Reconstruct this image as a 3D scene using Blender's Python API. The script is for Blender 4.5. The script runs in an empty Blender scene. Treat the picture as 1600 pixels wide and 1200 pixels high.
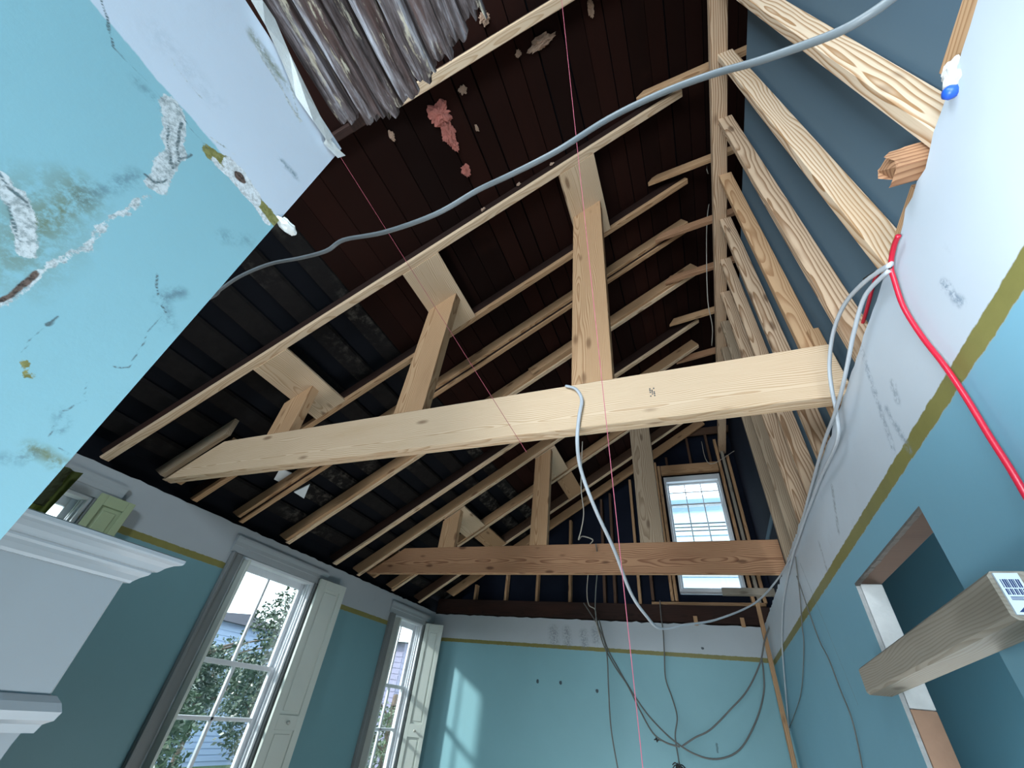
import bpy, bmesh, math, random
import numpy as np
from mathutils import Vector, Matrix, noise

SC = bpy.context.scene
COL = SC.collection
random.seed(7)

# ------------------------------------------------------------------ scale and camera
U = 1.1            # one survey unit (camera eye to wall head) in metres
EYE = 1.55         # camera height above the floor
ZF0 = -EYE / U     # floor in survey units
FPX = 637.69       # focal length for a 1600 px wide frame
M = Matrix(((0.9255540102, -0.1584569436, -0.3438621398),
            (0.3652510180, 0.6128597986, 0.7007100407),
            (0.0997069103, -0.7741409848, 0.6251114043)))   # rows: world X,Y,Z in (right, down, forward)


def P(x, y, z):
    return Vector((x * U, y * U, z * U + EYE))


def ray(px, py):
    return M @ Vector((px - 800.0, py - 600.0, FPX))


def at(px, py, x=None, y=None, z=None):
    """Sight line of a photo point met with a real plane (in survey units)."""
    d = ray(px, py)
    if x is not None:
        return d * (x / d.x)
    if y is not None:
        return d * (y / d.y)
    return d * (z / d.z)


RS = 0.64          # roof slope


def roof_z(x, off=0.0):
    return 1.03 + off + RS * (x + 3.5)


def on_roof(px, py, off=0.0):
    d = ray(px, py)
    return d * ((1.03 + off + RS * 3.5) / (d.z - RS * d.x))


cam_d = bpy.data.cameras.new('camera')
cam = bpy.data.objects.new('camera', cam_d)
COL.objects.link(cam)
r = Vector((M[0][0], M[1][0], M[2][0])); dn = Vector((M[0][1], M[1][1], M[2][1])); fw = Vector((M[0][2], M[1][2], M[2][2]))
mw = Matrix((r, -dn, -fw)).transposed().to_4x4()
mw.translation = P(0, 0, 0)
cam.matrix_world = mw
cam_d.sensor_fit = 'HORIZONTAL'
cam_d.sensor_width = 36.0
cam_d.lens = FPX / 1600.0 * 36.0
cam_d.clip_start = 0.02
SC.camera = cam

# ------------------------------------------------------------------ light
vs = SC.view_settings
vs.view_transform = 'Standard'
vs.look = 'None'
vs.gamma = 1.0
vs.use_curve_mapping = False
vs.exposure = 0.25
SC.cycles.use_denoising = True
SC.cycles.max_bounces = 10
SC.cycles.diffuse_bounces = 6
SC.cycles.transparent_max_bounces = 16
SC.cycles.sample_clamp_indirect = 6.0
SC.cycles.caustics_reflective = False
SC.cycles.caustics_refractive = False

world = bpy.data.worlds.new('overcast_sky')
SC.world = world
world.use_nodes = True
wn = world.node_tree
wn.nodes.clear()
wo = wn.nodes.new('ShaderNodeOutputWorld')
wb = wn.nodes.new('ShaderNodeBackground')
wb.inputs['Color'].default_value = (0.80, 0.92, 1.0, 1)
wb.inputs['Strength'].default_value = 4.2
wn.links.new(wb.outputs[0], wo.inputs[0])


def link(o):
    COL.objects.link(o)
    return o


def aim(o, d):
    o.rotation_euler = Vector(d).to_track_quat('-Z', 'Y').to_euler()


def area(name, loc, d, sx, sy, watts, color=(1, 1, 1), portal=False):
    l = bpy.data.lights.new(name, 'AREA')
    l.shape = 'RECTANGLE'
    l.size, l.size_y = sx, sy
    l.energy = watts
    l.color = color
    if portal:
        l.cycles.is_portal = True
    o = link(bpy.data.objects.new(name, l))
    o.location = loc
    aim(o, d)
    return o


sun_d = bpy.data.lights.new('sun', 'SUN')
sun_d.energy = 5.0
sun_d.angle = math.radians(4.0)
sun_d.color = (1.0, 0.98, 0.94)
sun = link(bpy.data.objects.new('sun', sun_d))
sun.location = P(-8, -4, 6)
aim(sun, (1.0, 0.9, -0.62))

FILL_TINT = (0.78, 0.90, 1.0)
# assumed, unseen light behind the camera, added to brighten chimney and right wall
area('near_room_fill_light', P(-0.15, -2.45, -0.1), (0.05, 1, 0.12), 1.2, 1.9, 118, FILL_TINT)
area('side_room_end_fill', P(1.1, -2.45, -0.2), (0.0, 1, -0.1), 1.0, 1.5, 40, FILL_TINT)  # unseen fill added to brighten the side room


def lamp(name, loc, watts, radius, color, spot=None, d=None):
    l = bpy.data.lights.new(name, 'SPOT' if spot else 'POINT')
    l.energy = watts
    l.color = color
    l.shadow_soft_size = radius
    if spot:
        l.spot_size = math.radians(spot)
        l.spot_blend = 1.0
    o = link(bpy.data.objects.new(name, l))
    o.location = loc
    if d is not None:
        aim(o, d)
    return o


# added, unseen fill: a spot brightening the right wall top, then floor-level lights
wlp = P(-0.02, 0.18, 0.22)
lamp('hot_spot_fill', wlp, 60, 0.12, (0.82, 0.92, 1.0), 75, P(0.62, 0.70, 0.92) - wlp)
lp = P(-1.0, 0.95, -1.05)
lamp('floor_fill_light', lp, 75, 0.30, (0.95, 0.97, 1.0), 120, (0.0, 0.35, 1.0))  # added upward fill for the beams and posts
# added fill from the near end of the attic, no gable window there
area('attic_fill_light', P(-1.1, -2.4, 2.0), (0.0, 1, -0.12), 1.0, 1.3, 130, FILL_TINT)
lamp('floor_fill_light', P(-1.3, 2.7, ZF0 + 0.35), 36, 0.35, (0.92, 0.96, 1.0))  # added fill for the left and back walls
lamp('floor_fill_light', P(-1.0, 4.2, ZF0 + 0.35), 30, 0.35, (0.92, 0.96, 1.0))  # likewise added, brightens the far end of the room
lp = P(0.35, 0.80, -0.55)
lamp('passage_fill_light', lp, 75, 0.15, (0.88, 0.95, 1.0), 75, P(-0.63, 0.06, 0.42) - lp)  # added fill on the chimney side and mantel, no lamp stands here
lamp('side_room_fill_light', P(1.2, 3.1, -1.1), 95, 0.25, (0.9, 0.95, 1.0))  # added to brighten what shows through the doorway
# sky portals in the real window openings
for (py, pz, w, h) in ((1.25, -0.2, 0.8, 1.9), (2.88, -0.2, 0.95, 2.0), (5.05, -0.2, 0.7, 2.0)):
    area('portal', P(-3.72, py, pz), (1, 0, 0), w * U, h * U, 1, portal=True)
area('portal', P(0.145, 5.8, 2.08), (0, -1, 0), 0.8 * U, 1.5 * U, 1, portal=True)


# ------------------------------------------------------------------ node helpers
class NT:
    def __init__(self, name):
        self.m = bpy.data.materials.new(name)
        self.m.use_nodes = True
        self.t = self.m.node_tree
        self.t.nodes.clear()
        self.out = self.n('ShaderNodeOutputMaterial')
        self.bsdf = self.n('ShaderNodeBsdfPrincipled')
        self.l(self.bsdf.outputs[0], self.out.inputs[0])

    def n(self, kind, **kw):
        o = self.t.nodes.new(kind)
        for k, v in kw.items():
            setattr(o, k, v)
        return o

    def l(self, a, b):
        self.t.links.new(a, b)

    def put(self, v, sock):
        if hasattr(v, 'node'):
            self.l(v, sock)
        else:
            sock.default_value = v

    def math(self, op, a, b=0.0, c=None, clamp=False):
        o = self.n('ShaderNodeMath', operation=op, use_clamp=clamp)
        self.put(a, o.inputs[0])
        self.put(b, o.inputs[1])
        if c is not None:
            self.put(c, o.inputs[2])
        return o.outputs[0]

    def vmath(self, op, a, b=None):
        o = self.n('ShaderNodeVectorMath', operation=op)
        self.put(a, o.inputs[0])
        if b is not None:
            self.put(b, o.inputs[1])
        return o

    def mix(self, f, a, b, blend='MIX'):
        o = self.n('ShaderNodeMix', data_type='RGBA', blend_type=blend)
        self.put(f, o.inputs[0])
        self.put(a if hasattr(a, 'node') else (*a, 1), o.inputs[6])
        self.put(b if hasattr(b, 'node') else (*b, 1), o.inputs[7])
        return o.outputs[2]

    def noise(self, vec, scale, detail=3.0, rough=0.55):
        o = self.n('ShaderNodeTexNoise')
        if vec is not None:
            self.l(vec, o.inputs['Vector'])
        o.inputs['Scale'].default_value = scale
        o.inputs['Detail'].default_value = detail
        o.inputs['Roughness'].default_value = rough
        return o.outputs['Fac']

    def ramp(self, f, stops):
        o = self.n('ShaderNodeValToRGB')
        while len(o.color_ramp.elements) < len(stops):
            o.color_ramp.elements.new(0.5)
        for e, (p, c) in zip(o.color_ramp.elements, stops):
            e.position = p
            e.color = (*c, 1) if len(c) == 3 else c
        self.l(f, o.inputs[0])
        return o.outputs[0]

    def step(self, v, lo, hi):
        o = self.n('ShaderNodeMapRange', interpolation_type='SMOOTHSTEP')
        self.put(v, o.inputs[0])
        o.inputs[1].default_value = lo
        o.inputs[2].default_value = hi
        return o.outputs[0]

    def bump(self, h, strength=0.3, dist=0.01):
        o = self.n('ShaderNodeBump')
        self.l(h, o.inputs['Height'])
        o.inputs['Strength'].default_value = strength
        o.inputs['Distance'].default_value = dist
        self.l(o.outputs[0], self.bsdf.inputs['Normal'])

    def fin(self, color, rough=0.7, spec=0.3):
        self.put(color if hasattr(color, 'node') else (*color, 1), self.bsdf.inputs['Base Color'])
        self.put(rough, self.bsdf.inputs['Roughness'])
        self.bsdf.inputs['Specular IOR Level'].default_value = spec
        return self.m


def wood(name, light, dark, ring=0.0075, contrast=0.75, knot=0.6, stain=0.25, stain_col=(0.25, 0.13, 0.06), rough=0.75):
    k = NT(name)
    tc = k.n('ShaderNodeTexCoord').outputs['Object']
    inf = k.n('ShaderNodeObjectInfo').outputs['Random']
    off = k.n('ShaderNodeCombineXYZ')
    k.l(k.math('MULTIPLY', inf, 7.3), off.inputs[0])
    k.l(k.math('MULTIPLY', k.math('SUBTRACT', k.math('FRACT', k.math('MULTIPLY', inf, 13.7)), 0.5), 0.10), off.inputs[1])
    k.l(k.math('MULTIPLY', k.math('ADD', k.math('FRACT', k.math('MULTIPLY', inf, 5.9)), 0.35), 0.06), off.inputs[2])
    v = k.vmath('ADD', tc, off.outputs[0]).outputs[0]
    mp = k.n('ShaderNodeMapping')
    mp.inputs['Scale'].default_value = (1.3, 5.5, 5.5)
    k.l(v, mp.inputs[0])
    warp = k.noise(mp.outputs[0], 1.0, 2.0, 0.5)
    sep = k.n('ShaderNodeSeparateXYZ')
    k.l(v, sep.inputs[0])
    y2 = k.math('MULTIPLY', sep.outputs[1], sep.outputs[1])
    z2 = k.math('MULTIPLY', sep.outputs[2], sep.outputs[2])
    rad = k.math('SQRT', k.math('ADD', y2, z2))
    rad = k.math('ADD', rad, k.math('MULTIPLY', warp, 0.105))
    fr = k.math('FRACT', k.math('DIVIDE', rad, ring))
    late = k.math('MULTIPLY', k.step(fr, 0.35, 0.92), k.math('SUBTRACT', 1.0, k.step(fr, 0.94, 1.0)))
    mp2 = k.n('ShaderNodeMapping')
    mp2.inputs['Scale'].default_value = (2.5, 60, 60)
    k.l(v, mp2.inputs[0])
    fib = k.noise(mp2.outputs[0], 3.0, 4.0, 0.6)
    f = k.math('MULTIPLY', late, contrast)
    f = k.math('ADD', f, k.math('MULTIPLY', k.math('SUBTRACT', fib, 0.5), 0.5), clamp=True)
    c = k.mix(f, light, dark)
    big = k.noise(mp.outputs[0], 0.8, 3.0, 0.6)
    c = k.mix(k.math('MULTIPLY', k.step(big, 0.52, 0.75), stain), c, stain_col)
    mp3 = k.n('ShaderNodeMapping')
    mp3.inputs['Scale'].default_value = (2.8, 8.0, 8.0)
    k.l(v, mp3.inputs[0])
    vo = k.n('ShaderNodeTexVoronoi')
    vo.inputs['Scale'].default_value = 1.0
    k.l(mp3.outputs[0], vo.inputs['Vector'])
    kd = vo.outputs['Distance']
    kc = k.math('SUBTRACT', 1.0, k.step(k.math('ADD', kd, k.math('MULTIPLY', k.math('SUBTRACT', fib, 0.5), 0.06)), 0.07, 0.19))
    c = k.mix(k.math('MULTIPLY', kc, knot), c, (dark[0] * 0.35, dark[1] * 0.28, dark[2] * 0.25))
    k.bump(k.math('ADD', fib, late), 0.12, 0.002)
    return k.fin(c, rough, 0.25)


def plain(name, col, var=0.12, scale=6.0, rough=0.6, spec=0.35, bump=0.0):
    k = NT(name)
    tc = k.n('ShaderNodeTexCoord').outputs['Object']
    n = k.noise(tc, scale, 4.0, 0.6)
    lo = tuple(x * (1 - var) for x in col)
    hi = tuple(min(1, x * (1 + var)) for x in col)
    c = k.mix(n, lo, hi)
    if bump:
        k.bump(k.noise(tc, scale * 12, 3.0, 0.6), bump, 0.004)
    return k.fin(c, rough, spec)


AQUA = (0.205, 0.43, 0.50)
FRIEZE = (0.52, 0.58, 0.64)
OLIVE = (0.20, 0.185, 0.055)


def wall_paint(name, axes, stripe=(0.65, 0.70), stains=(), aqua=AQUA, frieze=FRIEZE, olive=True, dirt=0.5):
    """Aqua paint below, bare pale frieze above, strip of olive paint where a moulding was; stains are
    (point, point, width, colour, roughness) in survey units on the wall's own plane."""
    k = NT(name)
    pos = k.n('ShaderNodeNewGeometry').outputs['Position']
    mp = k.n('ShaderNodeMapping')
    mp.inputs['Location'].default_value = (0, 0, -EYE / U)
    mp.inputs['Scale'].default_value = (1 / U, 1 / U, 1 / U)
    k.l(pos, mp.inputs[0])
    q = mp.outputs[0]
    sep = k.n('ShaderNodeSeparateXYZ')
    k.l(q, sep.inputs[0])
    n1 = k.noise(q, 30.0, 3.0, 0.6)
    n2 = k.noise(q, 2.2, 5.0, 0.6)
    n3 = k.noise(q, 9.0, 6.0, 0.7)
    zz = k.math('ADD', sep.outputs[2], k.math('MULTIPLY', k.math('SUBTRACT', n1, 0.5), 0.012))
    a = k.mix(n2, tuple(x * 0.93 for x in aqua), tuple(min(1, x * 1.07) for x in aqua))
    f = k.mix(n2, tuple(x * 0.9 for x in frieze), tuple(min(1, x * 1.07) for x in frieze))
    f = k.mix(k.math('MULTIPLY', k.step(n3, 0.60, 0.78), 0.35 * dirt), f, (0.22, 0.25, 0.28))
    a = k.mix(k.math('MULTIPLY', k.step(n3, 0.64, 0.80), 0.16 * dirt), a, (0.12, 0.22, 0.25))
    c = k.mix(k.step(zz, stripe[0] - 0.002, stripe[0] + 0.002), a, f)
    if olive:
        s = k.math('MULTIPLY', k.step(zz, stripe[0] - 0.002, stripe[0] + 0.002), k.math('SUBTRACT', 1.0, k.step(zz, stripe[1] - 0.002, stripe[1] + 0.002)))
        oc = k.mix(n3, tuple(x * 0.75 for x in OLIVE), tuple(x * 1.2 for x in OLIVE))
        c = k.mix(s, c, oc)
    n4 = k.noise(q, 55.0, 6.0, 0.72)
    n5 = k.noise(q, 80.0, 5.0, 0.7)
    wn_ = k.n('ShaderNodeTexNoise')
    k.l(q, wn_.inputs['Vector'])
    wn_.inputs['Scale'].default_value = 26.0
    wn_.inputs['Detail'].default_value = 4.0
    sc_ = k.n('ShaderNodeVectorMath', operation='SCALE')
    k.l(k.vmath('SUBTRACT', wn_.outputs['Color'], (0.5, 0.5, 0.5)).outputs[0], sc_.inputs[0])
    sc_.inputs['Scale'].default_value = 0.016
    qw = k.vmath('ADD', q, sc_.outputs[0]).outputs[0]
    for (p0, p1, w, col, rg) in stains:
        A, B = Vector(p0), Vector(p1)
        ab = B - A
        rel = k.vmath('SUBTRACT', qw, tuple(A)).outputs[0]
        t = k.math('DIVIDE', k.vmath('DOT_PRODUCT', rel, tuple(ab)).outputs['Value'], max(ab.length_squared, 1e-9), clamp=True)
        sc = k.n('ShaderNodeVectorMath', operation='SCALE')
        sc.inputs[0].default_value = tuple(ab)
        k.l(t, sc.inputs['Scale'])
        d = k.vmath('LENGTH', k.vmath('SUBTRACT', rel, sc.outputs[0]).outputs[0]).outputs['Value']
        if rg < 0:        # a smudge: soft, speckled
            m_ = k.math('MULTIPLY', k.math('SUBTRACT', 1.0, k.step(d, w * 0.1, w)), k.step(n4, 0.40, 0.60))
            c = k.mix(k.math('MULTIPLY', m_, -rg), c, col)
        else:
            d = k.math('ADD', d, k.math('MULTIPLY', k.math('SUBTRACT', n4, 0.5), rg * 1.2))
            m_ = k.math('SUBTRACT', 1.0, k.step(d, w * 0.65, w))
            if w > 0.008:
                m_ = k.math('MULTIPLY', m_, k.math('SUBTRACT', 1.0, k.math('MULTIPLY', k.step(n5, 0.55, 0.62), 0.55)))
            else:
                m_ = k.math('MULTIPLY', m_, k.step(n5, 0.34, 0.5))
            c = k.mix(m_, c, col)
    k.bump(k.math('ADD', n3, k.math('MULTIPLY', n1, 0.4)), 0.10, 0.006)
    return k.fin(c, 0.5, 0.35)


MAT = {}
MAT['pine'] = wood('pine_bright', (0.68, 0.51, 0.345), (0.42, 0.24, 0.12), 0.010, 0.62, 0.7, 0.18, (0.42, 0.25, 0.10))
MAT['pine_tan'] = wood('pine_tan', (0.50, 0.31, 0.17), (0.26, 0.12, 0.05), 0.009, 0.7, 0.6, 0.3)
MAT['pine_red'] = wood('pine_reddish', (0.40, 0.22, 0.12), (0.17, 0.07, 0.035), 0.011, 0.8, 0.7, 0.25, (0.16, 0.06, 0.03))
MAT['pine_stud'] = wood('pine_stud', (0.55, 0.39, 0.26), (0.22, 0.115, 0.055), 0.013, 0.9, 0.7, 0.3)
MAT['pine_bold'] = wood('pine_bold', (0.66, 0.51, 0.36), (0.34, 0.18, 0.08), 0.015, 0.95, 0.8, 0.3, (0.45, 0.26, 0.12))
MAT['pine_weathered2'] = wood('pine_brown', (0.33, 0.25, 0.17), (0.17, 0.11, 0.065), 0.011, 0.7, 0.6, 0.4, (0.12, 0.075, 0.045))
MAT['pine_weathered'] = wood('pine_weathered', (0.35, 0.315, 0.26), (0.20, 0.165, 0.12), 0.009, 0.5, 0.5, 0.45, (0.10, 0.085, 0.06))
MAT['pine_grey'] = wood('pine_grey', (0.22, 0.20, 0.165), (0.11, 0.095, 0.07), 0.009, 0.5, 0.4, 0.45, (0.06, 0.05, 0.04))
MAT['old_dark'] = wood('old_dark_wood', (0.026, 0.0115, 0.008), (0.009, 0.0045, 0.0035), 0.010, 0.5, 0.2, 0.4, (0.06, 0.022, 0.014))
MAT['old_brown'] = wood('old_brown_wood', (0.10, 0.055, 0.034), (0.04, 0.02, 0.012), 0.010, 0.5, 0.3, 0.4, (0.05, 0.02, 0.012))
MAT['casing'] = plain('casing_paint_shaded', (0.16, 0.175, 0.175), 0.12, 5.0, 0.45, 0.35)  # trim paint with the casing's shade put into a darker tone
MAT['trim'] = plain('trim_paint', (0.33, 0.365, 0.38), 0.08, 5.0, 0.4, 0.4)
MAT['sash'] = plain('sash_paint', (0.66, 0.69, 0.72), 0.06, 5.0, 0.4, 0.4)
MAT['shutter'] = plain('shutter_paint', (0.50, 0.545, 0.50), 0.06, 4.0, 0.38, 0.4)
MAT['shutter_green'] = plain('green_shutter_paint', (0.30, 0.36, 0.22), 0.08, 4.0, 0.45, 0.35)
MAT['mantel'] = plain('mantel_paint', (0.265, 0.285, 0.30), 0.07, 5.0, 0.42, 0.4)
MAT['plaster'] = plain('plaster_white', (0.68, 0.68, 0.66), 0.2, 12.0, 0.8, 0.2, 0.4)
MAT['gypsum'] = plain('torn_gypsum', (0.42, 0.42, 0.41), 0.35, 25.0, 0.9, 0.1, 0.5)
MAT['slate'] = plain('slate_blue_wall', (0.095, 0.15, 0.195), 0.05, 1.5, 0.85, 0.12)
MAT['side_teal'] = plain('dark_teal_wall', (0.15, 0.29, 0.33), 0.05, 2.0, 0.5, 0.3)
MAT['black'] = plain('roofing_felt_black', (0.007, 0.008, 0.011), 0.3, 3.0, 0.9, 0.1)
MAT['plywood'] = plain('bare_board', (0.40, 0.24, 0.16), 0.25, 9.0, 0.8, 0.2, 0.2)
MAT['old_paper'] = plain('grey_torn_paper', (0.13, 0.12, 0.11), 0.4, 25.0, 0.9, 0.1, 0.4)
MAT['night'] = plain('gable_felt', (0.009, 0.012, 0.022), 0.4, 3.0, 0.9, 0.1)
MAT['floor'] = wood('floor_wood', (0.40, 0.32, 0.24), (0.26, 0.19, 0.13), 0.012, 0.5, 0.2)
MAT['cable_grey'] = plain('grey_cable', (0.15, 0.17, 0.18), 0.08, 10.0, 0.4, 0.5)
MAT['cable_white'] = plain('white_cable', (0.46, 0.49, 0.52), 0.08, 10.0, 0.4, 0.5)
MAT['cable_red'] = plain('red_cable', (0.50, 0.012, 0.035), 0.1, 10.0, 0.3, 0.5)
MAT['wire_dark'] = plain('dull_wire', (0.13, 0.13, 0.12), 0.2, 10.0, 0.5, 0.4)
MAT['wire_pale'] = plain('pale_wire', (0.36, 0.33, 0.28), 0.15, 10.0, 0.5, 0.4)
MAT['pink'] = plain('pink_line', (0.62, 0.16, 0.22), 0.05, 10.0, 0.7, 0.2)
MAT['pink_dark'] = plain('dark_pink_line', (0.30, 0.07, 0.09), 0.05, 10.0, 0.7, 0.2)  # darker, duller tone for the second string
MAT['tuft_pink'] = plain('pink_insulation', (0.52, 0.19, 0.15), 0.4, 30.0, 0.95, 0.05, 0.6)
MAT['tuft_pale'] = plain('pale_insulation', (0.42, 0.28, 0.20), 0.4, 30.0, 0.95, 0.05, 0.6)
MAT['metal_scrap'] = plain('white_scrap', (0.80, 0.84, 0.86), 0.1, 20.0, 0.6, 0.3)
MAT['leaf'] = plain('leaf_green', (0.055, 0.085, 0.050), 0.5, 1.5, 0.4, 0.5)
MAT['leaf_pale'] = plain('leaf_pale', (0.085, 0.125, 0.060), 0.5, 1.5, 0.4, 0.5)
MAT['bark'] = plain('bark', (0.12, 0.09, 0.07), 0.4, 9.0, 0.9, 0.1, 0.5)
MAT['house_a'] = plain('blue_grey_siding', (0.28, 0.36, 0.50), 0.05, 2.0, 0.6, 0.3)
MAT['house_b'] = plain('lavender_siding', (0.22, 0.21, 0.30), 0.12, 3.0, 0.6, 0.3)
MAT['siding'] = plain('pale_siding', (0.37, 0.50, 0.60), 0.04, 2.0, 0.55, 0.3)
MAT['roof_tile'] = plain('house_roof', (0.10, 0.10, 0.12), 0.2, 5.0, 0.8, 0.2)
MAT['ground'] = plain('garden_ground', (0.06, 0.09, 0.04), 0.3, 2.0, 0.9, 0.1)
MAT['curtain'] = plain('green_curtain', (0.13, 0.155, 0.045), 0.2, 8.0, 0.85, 0.15)
MAT['fringe'] = plain('dark_fringe', (0.035, 0.04, 0.02), 0.4, 30.0, 0.9, 0.1)
MAT['label'] = plain('label_paper', (0.62, 0.72, 0.80), 0.03, 5.0, 0.5, 0.3)
MAT['ink'] = plain('ink_blue', (0.02, 0.045, 0.14), 0.05, 5.0, 0.6, 0.2)
MAT['stamp'] = plain('stamp_ink', (0.10, 0.10, 0.10), 0.2, 9.0, 0.7, 0.1)
MAT['knob'] = plain('brass_knob', (0.42, 0.42, 0.38), 0.1, 9.0, 0.3, 0.5)
MAT['blue_box'] = plain('blue_plastic', (0.02, 0.10, 0.55), 0.1, 9.0, 0.35, 0.5)
MAT['iron'] = plain('dark_iron', (0.02, 0.02, 0.02), 0.2, 9.0, 0.5, 0.4)


def glass_mat():
    k = NT('window_glass')
    tr = k.n('ShaderNodeBsdfTransparent')
    tr.inputs[0].default_value = (0.93, 0.96, 0.97, 1)
    gl = k.n('ShaderNodeBsdfGlossy')
    gl.inputs['Roughness'].default_value = 0.02
    mx = k.n('ShaderNodeMixShader')
    mx.inputs[0].default_value = 0.06
    k.l(tr.outputs[0], mx.inputs[1])
    k.l(gl.outputs[0], mx.inputs[2])
    k.l(mx.outputs[0], k.out.inputs[0])
    return k.m


MAT['glass'] = glass_mat()


def deck_mat():
    """Old roof boards: each board its own tone of dark brown."""
    k = NT('old_roof_boards')
    g = k.n('ShaderNodeNewGeometry')
    isl = g.outputs['Random Per Island']
    mp = k.n('ShaderNodeMapping')
    mp.inputs['Scale'].default_value = (22, 1.4, 22)
    k.l(g.outputs['Position'], mp.inputs[0])
    n = k.noise(mp.outputs[0], 1.0, 5.0, 0.65)
    n2 = k.noise(g.outputs['Position'], 1.6, 4.0, 0.6)
    c = k.mix(isl, (0.010, 0.0036, 0.0026), (0.028, 0.0085, 0.0055))
    c = k.mix(k.math('MULTIPLY', n, 0.6), c, (0.010, 0.006, 0.005))
    c = k.mix(k.math('MULTIPLY', k.step(n2, 0.58, 0.75), 0.5), c, (0.030, 0.011, 0.007))
    k.bump(n, 0.2, 0.004)
    return k.fin(c, 0.9, 0.08)


def batten_mat():
    k = NT('dusty_battens')
    g = k.n('ShaderNodeNewGeometry')
    n = k.noise(g.outputs['Position'], 14.0, 5.0, 0.7)
    n2 = k.noise(g.outputs['Position'], 1.1, 3.0, 0.6)
    c = k.mix(n, (0.006, 0.005, 0.0055), (0.020, 0.018, 0.017))
    c = k.mix(k.math('MULTIPLY', k.step(n2, 0.5, 0.7), k.step(n, 0.45, 0.7)), c, (0.10, 0.09, 0.075))
    k.bump(n, 0.4, 0.006)
    return k.fin(c, 0.9, 0.1)


def rotten_mat():
    k = NT('rotten_weathered_wood')
    tc = k.n('ShaderNodeTexCoord').outputs['Object']
    mp = k.n('ShaderNodeMapping')
    mp.inputs['Scale'].default_value = (2.2, 26, 26)
    k.l(tc, mp.inputs[0])
    inf = k.n('ShaderNodeObjectInfo').outputs['Random']
    ad = k.n('ShaderNodeCombineXYZ')
    k.l(k.math('MULTIPLY', inf, 31.0), ad.inputs[0])
    v = k.vmath('ADD', mp.outputs[0], ad.outputs[0]).outputs[0]
    n = k.noise(v, 1.0, 6.0, 0.7)
    n2 = k.noise(v, 0.35, 4.0, 0.65)
    mp4 = k.n('ShaderNodeMapping')
    mp4.inputs['Scale'].default_value = (8, 38, 38)
    k.l(tc, mp4.inputs[0])
    n3 = k.noise(k.vmath('ADD', mp4.outputs[0], ad.outputs[0]).outputs[0], 1.0, 5.0, 0.7)
    c = k.ramp(n, [(0.36, (0.010, 0.008, 0.008)), (0.45, (0.055, 0.040, 0.038)), (0.55, (0.13, 0.105, 0.105)), (0.70, (0.44, 0.43, 0.46))])
    c = k.mix(k.math('MULTIPLY', k.step(n2, 0.5, 0.66), 0.7), c, (0.09, 0.045, 0.035))
    c = k.mix(k.math('MULTIPLY', k.step(n3, 0.58, 0.66), 0.75), c, (0.46, 0.40, 0.30))
    k.bump(k.math('ADD', n, k.math('MULTIPLY', n3, 0.3)), 0.9, 0.012)
    return k.fin(c, 0.85, 0.2)


MAT['deck'] = deck_mat()
MAT['batten'] = batten_mat()
MAT['rotten'] = rotten_mat()


# ------------------------------------------------------------------ object helpers
def tag(o, label, cat, group=None, kind=None):
    o['label'] = label
    o['category'] = cat
    if group:
        o['group'] = group
    if kind:
        o['kind'] = kind
    return o


def to_obj(name, bm, mat, parent=None, smooth=False, recenter=True):
    """bm is in world metres; a child is stored in its parent's frame."""
    bmesh.ops.recalc_face_normals(bm, faces=bm.faces)
    me = bpy.data.meshes.new(name)
    bm.to_mesh(me)
    bm.free()
    mats = mat if isinstance(mat, (list, tuple)) else [mat]
    for m_ in mats:
        me.materials.append(m_)
    if smooth:
        for p in me.polygons:
            p.use_smooth = True
    o = bpy.data.objects.new(name, me)
    COL.objects.link(o)
    if parent is not None:
        inv = world_of(parent).inverted()
        me.transform(inv)
        o.parent = parent
    if recenter and len(me.vertices):
        lo = Vector((min(v.co[i] for v in me.vertices) for i in range(3)))
        hi = Vector((max(v.co[i] for v in me.vertices) for i in range(3)))
        c = (lo + hi) / 2
        me.transform(Matrix.Translation(-c))
        o.location = c
    return o


def world_of(o):
    m_ = o.matrix_basis.copy()
    while o.parent is not None:
        o = o.parent
        m_ = o.matrix_basis @ m_
    return m_


def empty(name, loc, rot=None):
    o = link(bpy.data.objects.new(name, None))
    o.empty_display_size = 0.05
    if rot is not None:
        mm = rot.to_4x4()
        mm.translation = loc
        o.matrix_basis = mm
    else:
        o.location = loc
    return o


def structure(o):
    o['kind'] = 'structure'
    return o


def bx(bm, lo, hi, c=0.0):
    """axis-aligned box in world metres with chamfered edges"""
    lo, hi = Vector(lo), Vector(hi)
    lo, hi = Vector(map(min, lo, hi)), Vector(map(max, lo, hi))
    vs_ = [bm.verts.new((x, y, z)) for x in (lo.x, hi.x) for y in (lo.y, hi.y) for z in (lo.z, hi.z)]
    fs = [(0, 1, 3, 2), (4, 6, 7, 5), (0, 4, 5, 1), (2, 3, 7, 6), (0, 2, 6, 4), (1, 5, 7, 3)]
    faces = [bm.faces.new([vs_[i] for i in f]) for f in fs]
    if c > 0:
        eds = {e for f in faces for e in f.edges}
        bmesh.ops.bevel(bm, geom=list(eds), offset=c, segments=1, affect='EDGES')


def ubx(bm, lo, hi, c=0.0):
    bx(bm, P(*lo), P(*hi), c)


def box_obj(name, lo, hi, mat, parent=None, c=0.003):
    bm = bmesh.new()
    ubx(bm, lo, hi, c)
    return to_obj(name, bm, mat, parent)


def frame_of(A, B, up):
    x = (B - A).normalized()
    z = (up - x * up.dot(x)).normalized()
    y = z.cross(x)
    return Matrix((x, y, z)).transposed()


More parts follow.
